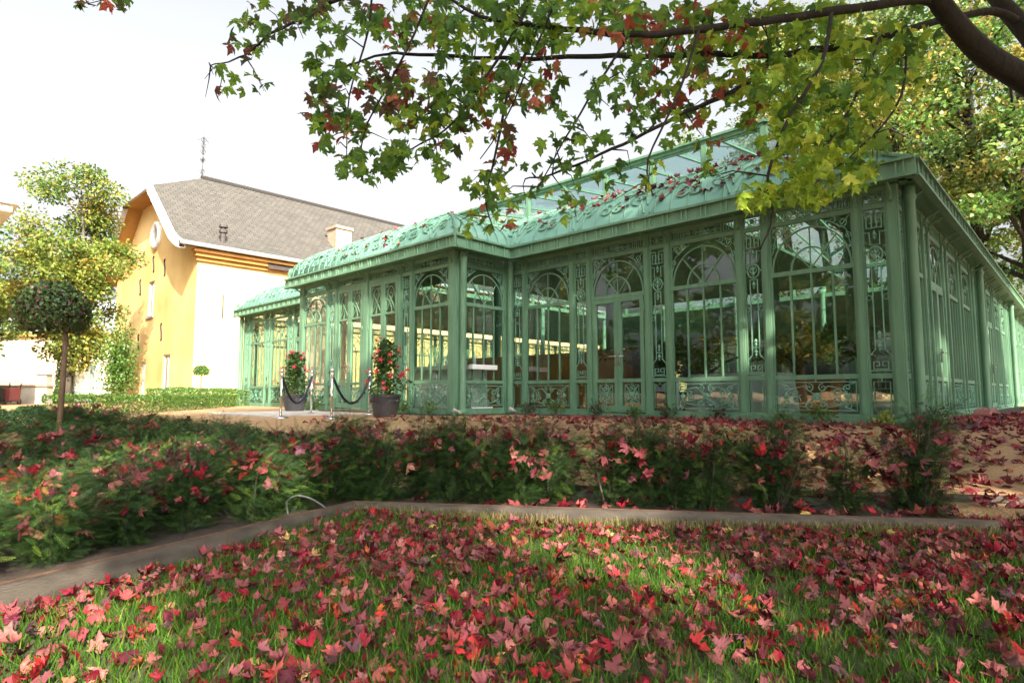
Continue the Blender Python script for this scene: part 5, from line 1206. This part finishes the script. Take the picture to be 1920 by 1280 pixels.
# ---------------------------------------------------------------- lawn: grass and fallen leaves
def in_view(x, y, pad=.35): return abs(x) < y * .87 + pad
n = 0; GP = []
Xc = rng.uniform(-3.6, 4.6, 160000); Yc = rng.uniform(1.35, 4.5, 160000)
lim = np.array([lawn_line(x) for x in Xc]); keep = (np.abs(Xc) < Yc * .88 + .25) & (Yc < lim - .015)
pr = np.clip(1.0 - .16 * (Yc - 1.5), .45, 1); patch = .5 + .5 * np.sin(Xc * 2.3 + 1.1 * np.sin(Yc * 3.1)) * np.sin(Yc * 2.7 + 1.3 * np.sin(Xc * 1.7)); keep &= rng.random(len(Xc)) < pr * (.35 + .65 * patch)
Xg, Yg = Xc[keep], Yc[keep]; N = len(Xg); Zg = np.array([lawnz(x, y) for x, y in zip(Xg, Yg)])
BL = (np.array([(-.035, 0, 0), (.035, 0, 0), (.028, .5, .05), (0, 1, .22), (-.028, .5, .05)]), None)
TVg = BL[0]; TFg = np.array([(0, 1, 2, 4), (4, 2, 3, 3)])
TVg = np.array([(-.04, 0, 0), (.04, 0, 0), (.03, .55, .06), (-.03, .55, .06), (.004, 1, .25), (-.004, 1, .25)]); TFg = np.array([(0, 1, 2, 3), (3, 2, 4, 5)])
yv = unit(rng.normal(size=(N, 3)) * np.array([.42, .42, .1]) + np.array([0, 0, 1.])); nr = unit(rng.normal(size=(N, 3)) * np.array([1, 1, .1]))
gc = palette(N, [(.052, .125, .012), (.075, .16, .016), (.035, .085, .010), (.14, .16, .03)], [4, 4, 3, 1])
o = link(bpy.data.objects.new('grass', scatter('grass', TVg, TFg, np.stack([Xg, Yg, Zg - .004], 1), frames(N, nr, yv), rng.uniform(.035, .075, N), gc, M['grass']))); tag(o, 'short green lawn grass showing between the fallen leaves', 'grass', kind='stuff')
N = 5200; a_ = rng.random(N) ** .9; L_ = (E1 - K).length; ex = K.x + dB.x * L_ * a_; ey = K.y + dB.y * L_ * a_; of = .012 + .05 * rng.random(N) ** 2
ex = ex - nB.x * of; ey = ey - nB.y * of; ez = np.array([lawnz(x, y) for x, y in zip(ex, ey)])
yv = unit(rng.normal(size=(N, 3)) * np.array([.3, .3, .1]) + np.array([0, 0, 1.])); nr = unit(rng.normal(size=(N, 3)) * np.array([.6, 1, .1]))
o = link(bpy.data.objects.new('dry_grass', scatter('dry_grass', TVg, TFg, np.stack([ex, ey, ez - .004], 1), frames(N, nr, yv), rng.uniform(.04, .095, N), palette(N, [(.30, .23, .12), (.22, .17, .085), (.14, .16, .04)]), M['grass']))); tag(o, 'dry tan grass growing along the long steel edging', 'grass', kind='stuff')
DR = [(.27, .018, .032), (.16, .012, .022), (.42, .035, .035), (.10, .018, .03), (.38, .11, .09), (.44, .17, .14), (.26, .08, .09), (.17, .07, .09), (.46, .11, .045), (.58, .42, .14)]
DW = [9, 9, 3.5, 7, 3, 3, 5.5, 5, 1.2, .35]
def litter(X, Y, Z, smin, smax, tilt, name, extra=None, mesh_variants=4):
    N = len(X); pos = np.stack([X, Y, Z], 1); nr = unit(rng.normal(size=(N, 3)) * tilt + np.array([0, 0, 1.])); flip = rng.random(N) < .45; nr[flip] *= -1
    return pos, frames(N, nr, rvec(N)), rng.uniform(smin, smax, N), palette(N, np.array(DR) * .82, DW, .28)
LV = [maple(.9, .55, .5, 31), maple(.5, -.5, -.6, 32), maple(1.15, .2, .8, 33), maple(-.7, .7, -.5, 34), maple(.3, .15, .35, 35), maple(1.3, -.4, .2, 36)]
def put_litter(name, data, idx, label, kind='stuff'):
    pos, rot, s, c = data
    Vs, Fs, Cs, b = [], [], [], 0
    for k, (tv, tf) in enumerate(LV):
        ii = idx[k::len(LV)]
        if len(ii) == 0: continue
        V_ = (np.einsum('nij,kj->nki', rot[ii], tv) * s[ii][:, None, None] + pos[ii][:, None, :]).reshape(-1, 3); F_ = (tf[None] + (np.arange(len(ii)) * len(tv))[:, None, None]).reshape(-1, 3) + b
        Vs.append(V_); Fs.append(F_); Cs.append(np.repeat(c[ii], len(tv), axis=0)); b += len(V_)
    o = link(bpy.data.objects.new(name, np_mesh(name, np.concatenate(Vs), np.concatenate(Fs), M['leaf_dry'], np.concatenate(Cs)))); tag(o, label, 'leaves', kind='stuff'); return o
NL = 20000
X = rng.uniform(-3.6, 5.2, NL); Y = rng.uniform(1.35, 4.6, NL); lim = np.array([lawn_line(x) for x in X]); k = (np.abs(X) < Y * .88 + .3) & (Y < lim - .04)
dens = np.clip(.50 + .22 * (X > 1.2) * (Y > 2.6) + .5 * (X > 2.4) + .13 * np.sin(X * 3.1 + Y) + .12 * np.sin(Y * 4 - X * 2), .2, 1); k &= rng.random(NL) < dens
X, Y = X[k], Y[k]; Z = np.array([lawnz(x, y) for x, y in zip(X, Y)]) + rng.uniform(.012, .05, len(X))
data = litter(X, Y, Z, .026, .062, .65, 'x')
dist = np.hypot(X, Y) / data[2]; vis = (np.abs(X) < Y * .80); order = np.argsort(dist + (~vis) * 1e3); near = order[:300]; far_ = order[300:]
put_litter('fallen_leaves', data, far_, 'red and pink maple leaves littering the lawn')
CM = {}
names = ['crimson', 'dark red', 'bright red', 'purple-brown', 'salmon pink', 'pale pink', 'dusky pink', 'mauve', 'orange-red', 'yellow']
for i in near:
    ci = int(np.argmin(np.abs(np.array(DR) * .82 - data[3][i]).sum(1))); v = int(rng.integers(6))
    if (ci, v) not in CM: tv, tf = LV[v]; CM[(ci, v)] = np_mesh('fallen_leaf', tv, tf, M['leaf_dry'], np.tile(np.array(DR[ci]) * .82, (len(tv), 1)))
    o = bpy.data.objects.new('fallen_leaf', CM[(ci, v)]); mw = Matrix(data[1][i].tolist()).to_4x4() @ Matrix.Scale(float(data[2][i]), 4); mw.translation = Vector(data[0][i]); o.matrix_world = mw
    link(o); tag(o, names[ci] + ' fallen maple leaf lying on the lawn grass', 'leaf', names[ci] + ' leaves fallen on the lawn')
# leaves on gravel, beds, hedges, roof
N = 8200; X = rng.uniform(-3, 12, N); Y = rng.uniform(3.6, 10.5, N); ok = []
for x, y in zip(X, Y):
    q = Vector((x - C.x, y - C.y, 0)); s_ = q.dot(d1); t_ = q.dot(d2); e = (x - K.x) * nB.x + (y - K.y) * nB.y
    inb = (s_ > -.12 and t_ > -.12) or (s_ > LEN_M - .1 and t_ > -PAV_P - .1)
    ok.append((not inb) and e > .03 and not is_lawn(x, y) and rnd.random() < (.95 if x > 1.5 else .55 if x > -.5 else .18))
ok = np.array(ok); X, Y = X[ok], Y[ok]; Z = np.array([max(gz(x, y), -.36 if (x - K.x) * nB.x + (y - K.y) * nB.y < 1 else -9) for x, y in zip(X, Y)]) + rng.uniform(.012, .03, len(X))
data = litter(X, Y, Z, .05, .095, .28, 'x'); put_litter('fallen_leaves', data, np.arange(len(X)), 'red leaves scattered over the gravel path and the beds')
pos = []
for p, s_, v in shr:
    wgt = 34 if p.y < 5.3 else 7
    for k in range(wgt):
        a = rnd.uniform(0, 6.28); el = rnd.uniform(-.15, 1.0); q = math.sqrt(max(0, 1 - max(el, 0) ** 2)) * rnd.uniform(.7, 1.0)
        pos.append((p.x + .25 * s_ * q * math.cos(a), p.y + .25 * s_ * q * math.sin(a), p.z + s_ * (.26 + .28 * el)))
pos = np.array(pos); data = litter(pos[:, 0], pos[:, 1], pos[:, 2], .04, .085, .8, 'x'); put_litter('fallen_leaves', data, np.arange(len(pos)), 'red leaves caught in the yew hedge')
pos = []
for k in range(230):
    s_ = rnd.choice([rnd.gauss(1.6, 1.0), rnd.gauss(3.2, 1.4), rnd.uniform(.8, 6.8)]); kk = rnd.uniform(.12, .75); a = RX * math.sin(kk * math.pi / 2)
    if s_ < a - .2 or s_ > 6.9: continue
    q = surf(s_, kk, -RI, RX, RH, .03) + C; pos.append(tuple(q))
for k in range(26): q = surf(LEN_M + rnd.uniform(.2, 5), rnd.uniform(.1, .7), -PAV_P - RI, PX, PH, .03) + C; pos.append(tuple(q))
pos = np.array(pos); data = litter(pos[:, 0], pos[:, 1], pos[:, 2], .07, .12, .7, 'x'); put_litter('fallen_leaves', data, np.arange(len(pos)), 'dark red leaves stuck among the roof scrolls')
